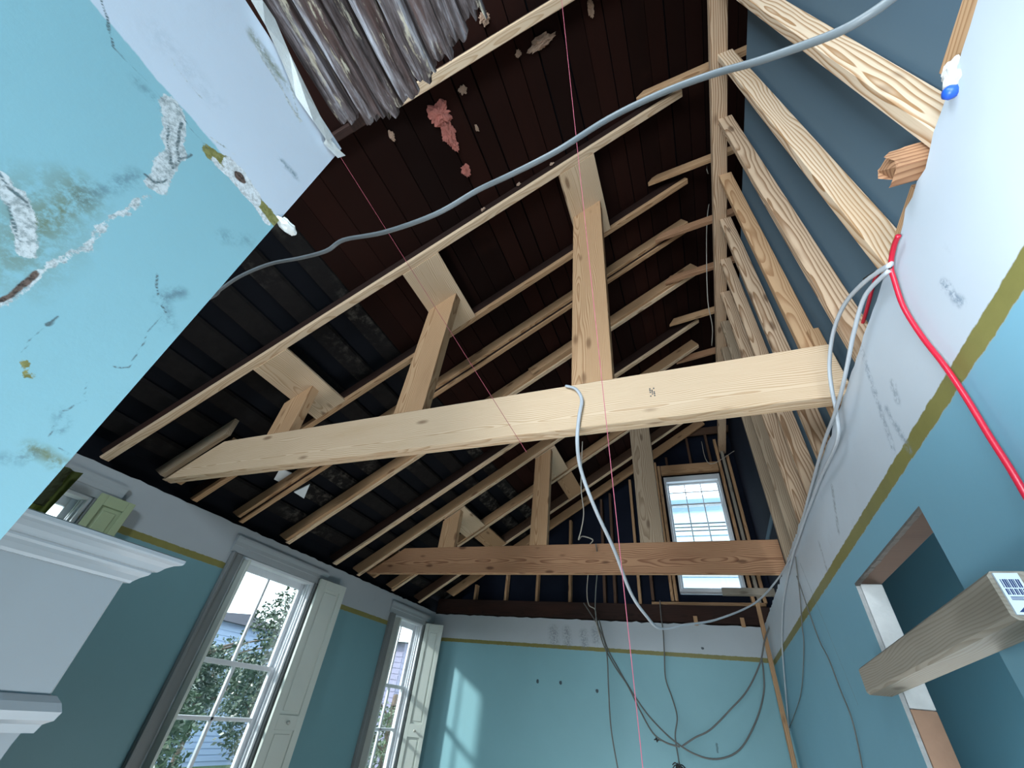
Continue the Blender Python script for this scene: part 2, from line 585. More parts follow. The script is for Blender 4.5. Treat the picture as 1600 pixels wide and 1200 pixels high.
def lumber_bm(L, w, t, oy=0.0, oz=0.0, cut0=0.0, cut1=0.0, c=0.003, warp=0.0, seed=0, rag=0.0):
    """a sawn board along local X (length L, centred), w in local Z, t in local Y; cut = end skew dx per dz"""
    bm = bmesh.new()
    c = min(c, t * 0.2, w * 0.2)
    prof = [(-t / 2 + c, -w / 2), (t / 2 - c, -w / 2), (t / 2, -w / 2 + c), (t / 2, w / 2 - c),
            (t / 2 - c, w / 2), (-t / 2 + c, w / 2), (-t / 2, w / 2 - c), (-t / 2, -w / 2 + c)]
    n = max(2, int(L / 0.12)) if (warp or rag) else 2
    rings = []
    rnd = random.Random(seed)
    ph = rnd.uniform(0, 6.28)
    for i in range(n + 1):
        f = i / n
        ring = []
        for (y, z) in prof:
            x = -L / 2 + L * f
            if i == 0:
                x += cut0 * z + (rnd.uniform(-rag, rag) if rag else 0)
            elif i == n:
                x += cut1 * z + (rnd.uniform(-rag, rag) if rag else 0)
            dz = warp * math.sin(f * math.pi * 1.3 + ph)
            ring.append(bm.verts.new((x, y + oy + dz * 0.4, z + oz + dz)))
        rings.append(ring)
    for a, b in zip(rings, rings[1:]):
        for i in range(8):
            j = (i + 1) % 8
            bm.faces.new((a[i], a[j], b[j], b[i]))
    bm.faces.new(list(reversed(rings[0])))
    bm.faces.new(rings[-1])
    return bm


def local_obj(name, bm, mat, parent=None, basis=None):
    bmesh.ops.recalc_face_normals(bm, faces=bm.faces)
    me = bpy.data.meshes.new(name)
    bm.to_mesh(me)
    bm.free()
    me.materials.append(mat)
    o = link(bpy.data.objects.new(name, me))
    if parent is not None:
        o.parent = parent
    if basis is not None:
        o.matrix_basis = basis
    return o


def board(name, A, B, w, t, up, mat, cut0=0.0, cut1=0.0, parent=None, warp=0.0, seed=0, c=0.003, rag=0.0):
    """one piece of lumber from A to B (survey units, centre line); w along up, t across (metres)"""
    a, b = P(*A), P(*B)
    R = frame_of(a, b, Vector(up))
    m4 = R.to_4x4()
    m4.translation = (a + b) / 2
    bm = lumber_bm((b - a).length, w, t, cut0=cut0, cut1=cut1, warp=warp, seed=seed, c=c, rag=rag)
    if parent is not None:
        m4 = world_of(parent).inverted() @ m4
    return local_obj(name, bm, mat, parent, m4)


def tube(bm, pts, rad, seg=8, flat=1.0):
    """round tube through a smooth curve of world points"""
    P_ = [Vector(p) for p in pts]
    path = []
    for i in range(len(P_) - 1):
        p0 = P_[max(i - 1, 0)]; p1 = P_[i]; p2 = P_[i + 1]; p3 = P_[min(i + 2, len(P_) - 1)]
        n = 6
        for s in range(n):
            t = s / n
            path.append(0.5 * ((2 * p1) + (p2 - p0) * t + (2 * p0 - 5 * p1 + 4 * p2 - p3) * t * t + (-p0 + 3 * p1 - 3 * p2 + p3) * t ** 3))
    path.append(P_[-1])
    prev = None
    nrm = None
    rings = []
    for i, p in enumerate(path):
        d = (path[min(i + 1, len(path) - 1)] - path[max(i - 1, 0)]).normalized()
        if nrm is None:
            nrm = d.orthogonal().normalized()
        nrm = (nrm - d * nrm.dot(d)).normalized()
        b = d.cross(nrm)
        rings.append([bm.verts.new(p + (nrm * math.cos(2 * math.pi * k / seg) + b * math.sin(2 * math.pi * k / seg) * flat) * rad) for k in range(seg)])
    for a, c in zip(rings, rings[1:]):
        for k in range(seg):
            bm.faces.new((a[k], a[(k + 1) % seg], c[(k + 1) % seg], c[k]))
    bm.faces.new(list(reversed(rings[0])))
    bm.faces.new(rings[-1])


def cable(name, pts, rad, mat, label, cat, group=None, seg=8, flat=1.0):
    bm = bmesh.new()
    tube(bm, [P(*p) for p in pts], rad, seg, flat)
    o = to_obj(name, bm, mat, smooth=True)
    return tag(o, label, cat, group)


def lathe(bm, base, prof, axis, seg=14):
    """profile [(radius, height)] turned around an axis from base (world metres)"""
    ax = Vector(axis).normalized()
    u = ax.orthogonal().normalized()
    v = ax.cross(u)
    rings = []
    for (r_, h) in prof:
        rings.append([bm.verts.new(Vector(base) + ax * h + (u * math.cos(2 * math.pi * k / seg) + v * math.sin(2 * math.pi * k / seg)) * max(r_, 1e-4)) for k in range(seg)])
    for a, b in zip(rings, rings[1:]):
        for k in range(seg):
            bm.faces.new((a[k], a[(k + 1) % seg], b[(k + 1) % seg], b[k]))
    bm.faces.new(rings[0])
    bm.faces.new(rings[-1])


def prism(bm, prof, a0, a1, fn):
    """sweep a closed 2-D profile between a0 and a1; fn(u, v, a) -> world vector"""
    A = [bm.verts.new(fn(u_, v_, a0)) for (u_, v_) in prof]
    B = [bm.verts.new(fn(u_, v_, a1)) for (u_, v_) in prof]
    n = len(prof)
    for i in range(n):
        bm.faces.new((A[i], A[(i + 1) % n], B[(i + 1) % n], B[i]))
    bm.faces.new(A)
    bm.faces.new(list(reversed(B)))


def wall_sheet(name, mat, fn, us, zs, hole, top, thick, edge_mat=None):
    """a board wall made of cells with real openings; fn(u, z, d) -> survey point, d = depth behind the face"""
    bm = bmesh.new()
    nz = len(zs)
    grid = {}
    for i, u_ in enumerate(us):
        for j, z_ in enumerate(zs):
            zz = top(u_) if j == nz - 1 else min(z_, top(u_) - 0.02 * (nz - 1 - j) / nz)
            grid[i, j] = bm.verts.new(P(*fn(u_, zz, 0.0)))
    for i in range(len(us) - 1):
        for j in range(nz - 1):
            uc, zc = (us[i] + us[i + 1]) / 2, (zs[j] + zs[j + 1]) / 2
            if hole(uc, zc):
                continue
            bm.faces.new((grid[i, j], grid[i + 1, j], grid[i + 1, j + 1], grid[i, j + 1]))
    front = list(bm.faces)
    res = bmesh.ops.extrude_face_region(bm, geom=front, use_keep_orig=True)
    off = P(*fn(0, 0, thick)) - P(*fn(0, 0, 0))
    nv = [g for g in res['geom'] if isinstance(g, bmesh.types.BMVert)]
    bmesh.ops.translate(bm, verts=nv, vec=off)
    newf = {g for g in res['geom'] if isinstance(g, bmesh.types.BMFace)}
    fset = set(front)
    for f in bm.faces:
        if f not in fset and f not in newf:
            f.material_index = 1
    loose = [v for v in bm.verts if not v.link_faces]
    bmesh.ops.delete(bm, geom=loose, context='VERTS')
    return to_obj(name, bm, [mat, edge_mat or MAT['gypsum']], recenter=False)


def rough_top(base, amp, seed, fine=14.0):
    def f(u_):
        return base + amp * (noise.noise((u_ * fine, seed, 0)) + 0.6 * noise.noise((u_ * fine * 3.1, seed + 5, 0)))
    return f


def steps(a, b, d, extra=()):
    n = max(1, int(round((b - a) / d)))
    s = [a + (b - a) * i / n for i in range(n + 1)]
    s = [q for q in s if all(abs(q - e) > d * 0.35 for e in extra)] + [e for e in extra]
    return sorted(set(s))


XL, XR, YB, ZF = -3.5, 0.59, 5.65, -EYE / U
YN = -2.6
SLAB = 0.10

# ------------------------------------------------------------------ floor, walls
bm = bmesh.new()
ubx(bm, (XL - 0.2, YN - 0.2, ZF - 0.1), (4.0, YB + 0.2, ZF))
structure(to_obj('floor', bm, MAT['floor'], recenter=False))

WA = (2.46, 3.31)      # openings in the left wall (depth range)
WB = (4.72, 5.38)
WC = (1.00, 1.30)
WT, WS = 0.80, -1.05   # head and sill of the openings


def left_hole(y, z):
    return WS < z < WT and (WA[0] < y < WA[1] or WB[0] < y < WB[1] or WC[0] - 0.25 < y < WC[1])


lw = wall_paint('left_wall_paint_shaded', 'yz', (0.667, 0.712), dirt=0.8, aqua=(0.14, 0.275, 0.305), frieze=(0.36, 0.395, 0.415))  # same aqua and frieze, darkened to carry the left wall's shade
lt = rough_top(1.0, 0.012, 3)
structure(wall_sheet('wall_left', lw, lambda u_, z, d: (XL - d, u_, z),
                     steps(YN, YB, 0.06, (WA[0], WA[1], WB[0], WB[1], WC[0] - 0.25, WC[1])),
                     [ZF, WS, -0.4, 0.2, WT, 0.9, 1.0], left_hole, lt, SLAB))

DOOR = (1.385, 2.165, 0.545)
# --- stains on the right wall (y, z on plane x = XR)


def sx(px, py, x):
    v = at(px, py, x=x)
    return (v.x, v.y, v.z)


DK = (0.10, 0.14, 0.17)
rst = []
for (a, b, w, col, rg) in (((1345, 545), (1395, 700), 0.022, (0.196, 0.252, 0.315), -0.75),
                           ((1250, 880), (1340, 1100), 0.004, (0.16, 0.22, 0.24), 0.004),
                           ((1475, 445), (1500, 470), 0.022, (0.112, 0.175, 0.252), -0.75),
                           ((1395, 600), (1402, 625), 0.022, (0.21, 0.266, 0.322), -0.75),
                           ((1300, 760), (1310, 830), 0.022, (0.182, 0.217, 0.238), -0.75),
                           ((1280, 850), (1292, 890), 0.022, (0.154, 0.189, 0.21), -0.75),
                           ((1560, 700), (1575, 715), 0.004, (0.20, 0.36, 0.50), 0.02),
                           ((1385, 640), (1420, 700), 0.022, (0.231, 0.287, 0.35), -0.75)):
    rst.append((sx(*a, XR), sx(*b, XR), w, col, rg))
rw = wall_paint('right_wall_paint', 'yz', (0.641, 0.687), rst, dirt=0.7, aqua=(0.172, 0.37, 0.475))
rt = rough_top(1.0, 0.016, 11, 10.0)


def right_hole(y, z):
    return DOOR[0] < y < DOOR[1] and z < DOOR[2]


structure(wall_sheet('wall_right', rw, lambda u_, z, d: (XR + d, u_, z),
                     steps(YN, YB, 0.035, (DOOR[0], DOOR[1])),
                     [ZF, -0.4, 0.2, DOOR[2], 0.75, 0.9, 1.0], right_hole, rt, 0.014))

bst = []
for (a, b, w, col, rg) in (((840, 1064), (840, 1065), 0.020, (0.03, 0.05, 0.06), 0.004),
                           ((876, 1066), (876, 1067), 0.020, (0.03, 0.05, 0.06), 0.004),
                           ((933, 1079), (933, 1080), 0.020, (0.03, 0.05, 0.06), 0.004),
                           ((1097, 1013), (1098, 1013), 0.014, (0.05, 0.07, 0.08), 0.004),
                           ((865, 985), (866, 1000), 0.10, (0.17, 0.19, 0.22), -0.7),
                           ((885, 985), (887, 1005), 0.08, (0.17, 0.19, 0.22), -0.7),
                           ((912, 990), (914, 1008), 0.08, (0.17, 0.19, 0.22), -0.7),
                           ((930, 985), (931, 1000), 0.08, (0.17, 0.19, 0.22), -0.6),
                           ((1120, 1163), (1121, 1175), 0.012, (0.10, 0.2, 0.22), 0.02)):
    va, vb = at(*a, y=YB), at(*b, y=YB)
    bst.append((tuple(va), tuple(vb), w, col, rg))
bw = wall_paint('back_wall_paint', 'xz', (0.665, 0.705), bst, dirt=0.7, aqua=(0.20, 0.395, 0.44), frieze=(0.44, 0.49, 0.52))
structure(wall_sheet('wall_back', bw, lambda u_, z, d: (u_, YB + d, z), steps(XL, XR + 0.1, 0.06),
                     [ZF, -0.4, 0.2, 0.8, 0.98], lambda a, b: False, rough_top(0.985, 0.014, 23), SLAB))


def assumed_near_hole(x, z):  # assumed opening out of view, put in for the light behind the camera
    return -0.9 < x < 0.5 and -0.95 < z < 0.8


structure(wall_sheet('wall_near', wall_paint('near_wall_paint', 'xz', (0.665, 0.705)), lambda u_, z, d: (u_, YN - d, z),
                     [XL, -0.9, 0.5, 1.2, 3.2, 4.0], [ZF, -0.95, 0.8, 1.0],
                     lambda x, z: assumed_near_hole(x, z) or (1.2 < x < 3.2 and -0.95 < z < 0.8), lambda u_: 1.0, SLAB))  # second unseen opening, likewise assumed, added for light in the side room

# gable walls above the wall heads, dark boards, and the adjoining dim room
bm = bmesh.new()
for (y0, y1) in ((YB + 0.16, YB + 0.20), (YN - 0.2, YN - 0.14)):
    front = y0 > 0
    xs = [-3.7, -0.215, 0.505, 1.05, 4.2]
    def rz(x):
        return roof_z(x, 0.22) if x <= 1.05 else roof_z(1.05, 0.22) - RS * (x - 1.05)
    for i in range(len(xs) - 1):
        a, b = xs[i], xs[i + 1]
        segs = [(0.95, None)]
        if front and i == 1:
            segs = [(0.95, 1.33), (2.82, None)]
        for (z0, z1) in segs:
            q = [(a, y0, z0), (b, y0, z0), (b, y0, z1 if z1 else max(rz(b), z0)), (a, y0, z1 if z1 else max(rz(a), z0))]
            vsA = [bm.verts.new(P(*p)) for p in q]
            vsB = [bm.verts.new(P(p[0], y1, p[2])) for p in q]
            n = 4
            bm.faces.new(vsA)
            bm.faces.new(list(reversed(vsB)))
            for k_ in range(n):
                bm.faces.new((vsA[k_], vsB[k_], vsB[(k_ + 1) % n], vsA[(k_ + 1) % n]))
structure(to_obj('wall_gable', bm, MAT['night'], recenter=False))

bm = bmesh.new()
ubx(bm, (0.70, 0.1, 0.97), (0.712, 3.70, 2.9))
structure(to_obj('wall_attic', bm, MAT['slate'], recenter=False))
bm = bmesh.new()
ubx(bm, (0.74, 3.70, 0.97), (0.752, YB, 3.4))  # dark sheet put in for the unlit corner past the studs
structure(to_obj('attic_corner_shade_sheet', bm, MAT['night'], recenter=False))
bm = bmesh.new()
ubx(bm, (1.50, YN, ZF), (1.60, YB, 1.7))
structure(to_obj('wall_side_room', bm, MAT['side_teal'], recenter=False))
bm = bmesh.new()
ubx(bm, (0.73, YN, 1.62), (1.60, YB, 1.68))
structure(to_obj('ceiling_side_room', bm, MAT['slate'], recenter=False))

# chimney breast with its own paint, stripe remains, cracks and scuffs
XC, YC = -0.63, 0.192
cst = []
PALE = (0.50, 0.53, 0.53)
CR = (0.09, 0.13, 0.14)
for (a, b, w, col, rg) in (
        ((325, 237), (362, 258), 0.0115, OLIVE, 0.012), ((397, 308), (433, 347), 0.0115, OLIVE, 0.010),
        ((362, 262), (395, 305), 0.017, (0.62, 0.63, 0.63), 0.02),
        ((335, 250), (420, 345), 0.006, (0.58, 0.62, 0.64), 0.012),
        ((372, 274), (378, 281), 0.0085, (0.13, 0.09, 0.07), 0.006), ((375, 277), (376, 279), 0.0045, (0.04, 0.025, 0.02), 0.003),
        ((268, 165), (274, 235), 0.0165, PALE, 0.035), ((274, 235), (245, 285), 0.0135, PALE, 0.035),
        ((262, 200), (266, 255), 0.002, CR, 0.006), ((283, 190), (280, 250), 0.0022, CR, 0.006),
        ((226, 270), (240, 283), 0.0022, CR, 0.006), ((240, 283), (262, 278), 0.0018, CR, 0.004),
        ((300, 238), (270, 262), 0.0016, CR, 0.003),
        ((4, 285), (38, 340), 0.011, PALE, 0.02), ((38, 340), (46, 388), 0.010, PALE, 0.02),
        ((0, 272), (42, 325), 0.0018, CR, 0.004), ((10, 320), (35, 375), 0.0018, CR, 0.004),
        ((48, 360), (54, 395), 0.0045, (0.19, 0.21, 0.12), 0.008),
        ((235, 304), (0, 475), 0.0026, (0.27, 0.33, 0.31), 0.003), ((238, 308), (4, 481), 0.0015, (0.55, 0.62, 0.63), 0.001),
        ((60, 430), (0, 472), 0.0032, (0.10, 0.07, 0.06), 0.004),
        ((120, 305), (60, 350), 0.040, (0.17, 0.20, 0.10), -0.85), ((95, 325), (60, 350), 0.022, (0.15, 0.17, 0.07), -0.8), ((215, 275), (120, 310), 0.018, (0.13, 0.24, 0.26), -0.6), ((20, 400), (60, 330), 0.06, (0.27, 0.36, 0.30), -0.6),
        ((160, 0), (182, 75), 0.0018, (0.10, 0.16, 0.18), 0.003), ((182, 75), (255, 155), 0.0014, (0.14, 0.2, 0.22), 0.003),
        ((270, 160), (325, 238), 0.0014, (0.14, 0.18, 0.16), 0.003),
        ((86, 495), (76, 508), 0.0018, CR, 0.004), ((72, 515), (35, 550), 0.0008, (0.13, 0.22, 0.25), 0.002),
        ((40, 565), (38, 585), 0.0045, (0.12, 0.16, 0.12), 0.008),
        ((250, 432), (246, 462), 0.0018, CR, 0.006), ((250, 470), (282, 455), 0.014, (0.10, 0.18, 0.21), -0.8), ((260, 480), (262, 510), 0.014, (0.10, 0.18, 0.21), -0.6),
        ((253, 478), (258, 488), 0.0020, CR, 0.004), ((248, 492), (225, 530), 0.0009, CR, 0.002),
        ((225, 530), (198, 570), 0.0010, CR, 0.002), ((198, 570), (175, 572), 0.0014, CR, 0.003),
        ((140, 595), (137, 620), 0.0009, CR, 0.002), ((137, 625), (95, 642), 0.0009, CR, 0.002),
        ((85, 642), (95, 668), 0.010, (0.12, 0.20, 0.24), -0.9), ((78, 668), (78, 680), 0.0016, CR, 0.004),
        ((50, 700), (100, 725), 0.012, (0.12, 0.16, 0.10), -0.95), ((0, 712), (50, 712), 0.010, (0.10, 0.2, 0.24), -0.6), ((350, 370), (390, 375), 0.016, (0.16, 0.30, 0.35), -0.45), ((95, 695), (115, 708), 0.0014, CR, 0.005),
        ((400, 70), (470, 190), 0.004, (0.40, 0.43, 0.44), 0.006), ((455, 130), (470, 195), 0.003, (0.28, 0.31, 0.33), 0.004),
        ((320, 205), (370, 245), 0.0008, (0.3, 0.34, 0.4), 0.004), ((270, 95), (330, 175), 0.0006, (0.3, 0.34, 0.4), 0.003),
        ((440, 255), (462, 275), 0.012, (0.25, 0.32, 0.4), -0.8), ((395, 55), (445, 130), 0.02, (0.33, 0.35, 0.33), -0.8), ((215, 130), (275, 190), 0.014, (0.33, 0.37, 0.37), -0.5), ((250, 60), (330, 150), 0.035, (0.40, 0.45, 0.50), -0.15)):
    cst.append((sx(*a, XC), sx(*b, XC), w, col, rg))
CH_AQUA, CH_FRIEZE = (0.24, 0.435, 0.485), (0.55, 0.60, 0.67)
cw = wall_paint('chimney_paint', 'yz', (0.684, 0.70), (), olive=False, dirt=0.25, aqua=CH_AQUA, frieze=CH_FRIEZE)
bm = bmesh.new()
ubx(bm, (-2.4, -1.1, ZF), (XC - 0.0015, YC, 1.015), 0.001)
chim = structure(to_obj('wall_chimney', bm, cw, recenter=False))


def marked_face(stain_list):
    """the plaster face of the chimney breast; distances to its cracks, patches and smudges are kept on the mesh"""
    def kind(w, col, rg):
        if rg < 0:
            return 'smudge_olive' if col[1] > col[2] * 1.05 else 'smudge_dark'
        if col == OLIVE or (col[1] > col[2] * 1.3 and col[1] < 0.3):
            return 'olive'
        if col[0] > 0.55:
            return 'white'
        if col == PALE or col[0] > 0.26:
            return 'pale'
        if col[0] > col[2] * 1.2:
            return 'brown'
        return 'crack'
    y0, y1, z0, z1, st = -0.42, YC, -0.12, 1.015, 0.0030
    ny, nz = int((y1 - y0) / st), int((z1 - z0) / st)
    yy = np.linspace(y0, y1, ny + 1)
    zz = np.linspace(z0, z1, nz + 1)
    Yg, Zg = np.meshgrid(yy, zz, indexing='ij')
    pts = np.stack([Yg.ravel(), Zg.ravel()], 1)
    wob = np.array([noise.noise_vector((p[0] * 30, p[1] * 30, 1.0))[:2] for p in pts]) * 0.006
    wob += np.array([noise.noise_vector((p[0] * 95, p[1] * 95, 5.0))[:2] for p in pts]) * 0.0022
    pw = pts + wob
    fields = {}
    for (p0, p1, w, col, rg) in stain_list:
        a_, b_ = np.array(p0[1:]), np.array(p1[1:])
        ab = b_ - a_
        t = np.clip(((pw - a_) @ ab) / max(ab @ ab, 1e-9), 0, 1)
        d = np.linalg.norm(pw - a_ - t[:, None] * ab, axis=1)
        kd = kind(w, col, rg)
        if kd.startswith('smudge'):
            v_ = np.clip(1 - d / w, 0, 1) * (-rg)
            fields[kd] = np.maximum(fields.get(kd, 0 * d), v_)
        else:
            fields[kd] = np.minimum(fields.get(kd, 0 * d + 1.0), d - w)
    me = bpy.data.meshes.new('plaster_face')
    W = np.empty((len(pts), 3))
    W[:, 0] = XC * U
    W[:, 1] = pts[:, 0] * U
    W[:, 2] = pts[:, 1] * U + EYE
    idx = np.arange(len(pts)).reshape(ny + 1, nz + 1)
    F = np.stack([idx[:-1, :-1], idx[1:, :-1], idx[1:, 1:], idx[:-1, 1:]], -1).reshape(-1, 4)
    me.from_pydata(W.tolist(), [], F.tolist())
    for kd, v_ in fields.items():
        at_ = me.attributes.new(kd, 'FLOAT', 'POINT')
        at_.data.foreach_set('value', v_.astype(np.float32))
    k = NT('chimney_plaster')
    pos = k.n('ShaderNodeNewGeometry').outputs['Position']
    mp = k.n('ShaderNodeMapping')
    mp.inputs['Location'].default_value = (0, 0, -EYE / U)
    mp.inputs['Scale'].default_value = (1 / U, 1 / U, 1 / U)
    k.l(pos, mp.inputs[0])
    q = mp.outputs[0]
    sep = k.n('ShaderNodeSeparateXYZ')
    k.l(q, sep.inputs[0])
    n1 = k.noise(q, 30.0, 3.0, 0.6)
    n2 = k.noise(q, 2.6, 5.0, 0.6)
    n3 = k.noise(q, 14.0, 6.0, 0.7)
    n4 = k.noise(q, 60.0, 6.0, 0.72)
    n5 = k.noise(q, 150.0, 5.0, 0.7)
    z_ = k.math('ADD', sep.outputs[2], k.math('MULTIPLY', k.math('SUBTRACT', n1, 0.5), 0.012))
    c = k.mix(k.step(z_, 0.682, 0.686), k.mix(n2, tuple(x * 0.94 for x in CH_AQUA), tuple(x * 1.06 for x in CH_AQUA)),
              k.mix(n2, tuple(x * 0.9 for x in CH_FRIEZE), tuple(x * 1.08 for x in CH_FRIEZE)))
    c = k.mix(k.math('MULTIPLY', k.step(n3, 0.62, 0.8), 0.12), c, (0.14, 0.22, 0.24))

    def fld(nm):
        a = k.n('ShaderNodeAttribute')
        a.attribute_name = nm
        return a.outputs['Fac']
    c = k.mix(k.math('MULTIPLY', fld('smudge_olive'), k.step(n4, 0.36, 0.60)), c, (0.14, 0.15, 0.06))
    c = k.mix(k.math('MULTIPLY', fld('smudge_dark'), k.step(n4, 0.40, 0.62)), c, (0.09, 0.15, 0.18))
    for nm, ca_, cb_, amp in (('olive', (0.15, 0.14, 0.04), (0.25, 0.23, 0.08), 0.020), ('pale', (0.28, 0.31, 0.31), (0.60, 0.62, 0.62), 0.020), ('white', (0.42, 0.42, 0.41), (0.72, 0.73, 0.74), 0.012),
                              ('brown', (0.03, 0.02, 0.015), (0.15, 0.10, 0.08), 0.006), ('crack', (0.03, 0.045, 0.05), (0.12, 0.17, 0.18), 0.0045)):
        if nm not in fields:
            continue
        d = k.math('ADD', fld(nm), k.math('MULTIPLY', k.math('SUBTRACT', n4, 0.5), amp))
        mk = k.math('SUBTRACT', 1.0, k.step(d, -0.0012, 0.0008))
        if nm == 'crack':
            mk = k.math('MULTIPLY', mk, k.step(n5, 0.30, 0.5))
        c = k.mix(mk, c, k.mix(k.step(n5, 0.35, 0.62), ca_, cb_))
    k.bump(k.math('ADD', n3, k.math('MULTIPLY', n4, 0.5)), 0.10, 0.006)
    me.materials.append(k.fin(c, 0.5, 0.35))
    o = link(bpy.data.objects.new('plaster_face', me))
    o.parent = chim
    return o


marked_face(cst)

# ------------------------------------------------------------------ roof underside: boards above, open battens near the eave
bm = bmesh.new()
x = -1.95
rng = random.Random(4)
ca = 1.0 / math.sqrt(1 + RS * RS)
DZ = 0.155
while x < 1.02:
    w = rng.uniform(0.11, 0.165)
    x1 = min(x + w, 1.05)
    lift = rng.uniform(0, 0.006)
    g = rng.choice((0.003, 0.004, 0.006, 0.010))
    prism(bm, [(x + g, roof_z(x + g, DZ + lift)), (x1, roof_z(x1, DZ + lift)), (x1, roof_z(x1, DZ + lift + 0.022)), (x + g, roof_z(x + g, DZ + lift + 0.022))],
          YN - 0.1, YB + 0.16, lambda a, b, c_: P(a, c_, b))
    x = x1
structure(to_obj('ceiling_boards', bm, MAT['deck'], recenter=False))

bm = bmesh.new()
x = -3.48
while x < -2.0:
    w = rng.uniform(0.10, 0.125)
    prism(bm, [(x, roof_z(x, DZ)), (x + w, roof_z(x + w, DZ)), (x + w, roof_z(x + w, DZ + 0.025)), (x, roof_z(x, DZ + 0.025))],
          YN - 0.1, YB + 0.16, lambda a, b, c_: P(a, c_, b))
    x += w + rng.uniform(0.115, 0.15)
structure(to_obj('ceiling_battens', bm, MAT['batten'], recenter=False))

bm = bmesh.new()
prism(bm, [(-3.75, roof_z(-3.75, 0.21)), (1.05, roof_z(1.05, 0.21)), (1.05, roof_z(1.05, 0.25)), (-3.75, roof_z(-3.75, 0.25))], YN - 0.2, YB + 0.22, lambda a, b, c_: P(a, c_, b))
prism(bm, [(1.05, roof_z(1.05, 0.21)), (4.2, roof_z(1.05, 0.21) - RS * 3.15), (4.2, roof_z(1.05, 0.25) - RS * 3.15), (1.05, roof_z(1.05, 0.25))], YN - 0.2, YB + 0.22, lambda a, b, c_: P(a, c_, b))
ubx(bm, (-3.72, YN - 0.2, 0.96), (-3.60, YB + 0.2, 1.22))
ubx(bm, (4.0, YN - 0.2, ZF), (4.1, YB + 0.2, 2.3))
ubx(bm, (0.73, YB, ZF), (4.1, YB + 0.1, 1.0))
structure(to_obj('ceiling', bm, MAT['black'], recenter=False))

# ------------------------------------------------------------------ rafters
UPR = Vector((-RS, 0, 1)).normalized()
GR = 'rafters of the left roof slope'


def rafter(y, label, x0=-3.52, x1=0.45, old='old_dark', w=0.138, strip=None, face=None, scrap=None, strip_from=None):
    """old rafter with what is nailed to it: a pale strip under it, or a new board on its near face"""
    a, b = P(x0, y, roof_z(x0)), P(x1, y, roof_z(x1))
    R = frame_of(a, b, UPR)
    e = empty('rafter', (a + b) / 2, R)
    L = (b - a).length
    tag(e, label, 'rafter', GR)
    tt = 0.045
    lift = 0.0
    if strip:
        lift = strip[1]
    # local frame: x up the slope, y = away or toward, z up
    dw = w - lift
    local_obj('old_board', lumber_bm(L, dw, tt, 0, w / 2 + lift / 2, -0.64, -0.64 * 0.0, seed=int(y * 100), warp=0.003), MAT[old], e)
    if strip:
        m_, sh, st = strip
        f0 = 0.0 if strip_from is None else (strip_from - x0) / (x1 - x0)
        Ls = L * (1 - f0) - 0.02
        local_obj('nailed_strip', lumber_bm(Ls, sh, st, 0, sh / 2, -0.64, 0, seed=int(y * 90), warp=0.003), MAT[m_], e, Matrix.Translation((L * f0 / 2, 0, 0)))
    if face:
        m_, fa, fb, fh, fo = face
        sgn = 1.0 if R.col[1].y < 0 else -1.0
        cx = (fa + fb) / 2 * L
        bm_ = lumber_bm((fb - fa) * L, fh, 0.036, sgn * (tt / 2 + 0.019), fo + fh / 2, -0.64, 0.0, seed=int(y * 70))
        local_obj('sister_board', bm_, MAT[m_], e, Matrix.Translation((cx, 0, 0)))
    if scrap:
        m_, fa, fb, fh, fo = scrap
        sgn = 1.0 if R.col[1].y < 0 else -1.0
        bm_ = lumber_bm((fb - fa) * L, fh, 0.036, sgn * (tt / 2 + 0.057), fo + fh / 2)
        local_obj('splice_block', bm_, MAT[m_], e, Matrix.Translation(((fa + fb) / 2 * L, 0, 0)))
    return e


rafter(0.395, 'dark rafter with a pale two-tone strip under it, crossing above the rotten boards', strip=('pine', 0.050, 0.060), x1=0.9, strip_from=-1.12)
rafter(1.215, 'long dark rafter with a pale strip under it, just behind the big grey cable', x1=0.46, strip=('pine', 0.040, 0.055))
rafter(1.87, 'dark rafter with a pale strip, behind the tall posts of the big tie beam', x1=0.46, strip=('pine_tan', 0.040, 0.050))
rafter(2.31, 'rafter with broad tan board over a dark reddish lower edge behind the middle post', x1=0.45,
       strip=('pine_tan', 0.018, 0.045), face=('pine_tan', -0.5, 0.5, 0.098, 0.034))
rafter(2.84, 'rafter with a tan board and a spliced-on short block, in the middle of the slope', x1=0.50, strip=('pine', 0.020, 0.050),
       face=('pine_tan', -0.5, 0.5, 0.11, 0.012), scrap=('pine_tan', 0.09, 0.27, 0.095, 0.010))
rafter(3.50, 'rafter with pale lower edge running just ahead of the far tie beam end', x1=0.48, strip=('pine', 0.030, 0.050))
rafter(3.893, 'wide tan rafter that bears the cut end of the far tie beam', x1=0.46, old='pine_tan', strip=('pine', 0.014, 0.047))
rafter(4.57, 'tan rafter passing behind the three posts of the far tie beam', x1=0.46, old='old_brown', strip=('pine', 0.014, 0.047),
       face=('pine_tan', -0.5, 0.5, 0.10, 0.014))
rafter(5.19, 'last full rafter before the gable end wall, pale under edge', x1=0.45, old='old_brown', strip=('pine', 0.018, 0.047))
rafter(5.58, 'end rafter lying against the gable studs', x1=0.46, old='pine_tan', w=0.12, x0=-3.26)


def scab(y, x0, x1, label, m_):
    a, b = (x0, y, roof_z(x0, 0.068)), (x1, y, roof_z(x1, 0.068))
    o = board('rafter_brace', a, b, 0.125, 0.040, tuple(UPR), MAT[m_], cut0=-0.64, cut1=0.62)
    return tag(o, label, 'brace', 'short braces at the beam ends')


scab(1.548, -3.5, -2.985, 'short sloping brace nailed over the cut left end of the big tie beam', 'pine_weathered2')
scab(1.672, -3.5, -3.10, 'short sloping brace behind the left end of the big tie beam', 'pine_tan')
scab(4.10, -3.52, -3.2, 'short sloping brace behind the left end of the far tie beam', 'pine_tan')


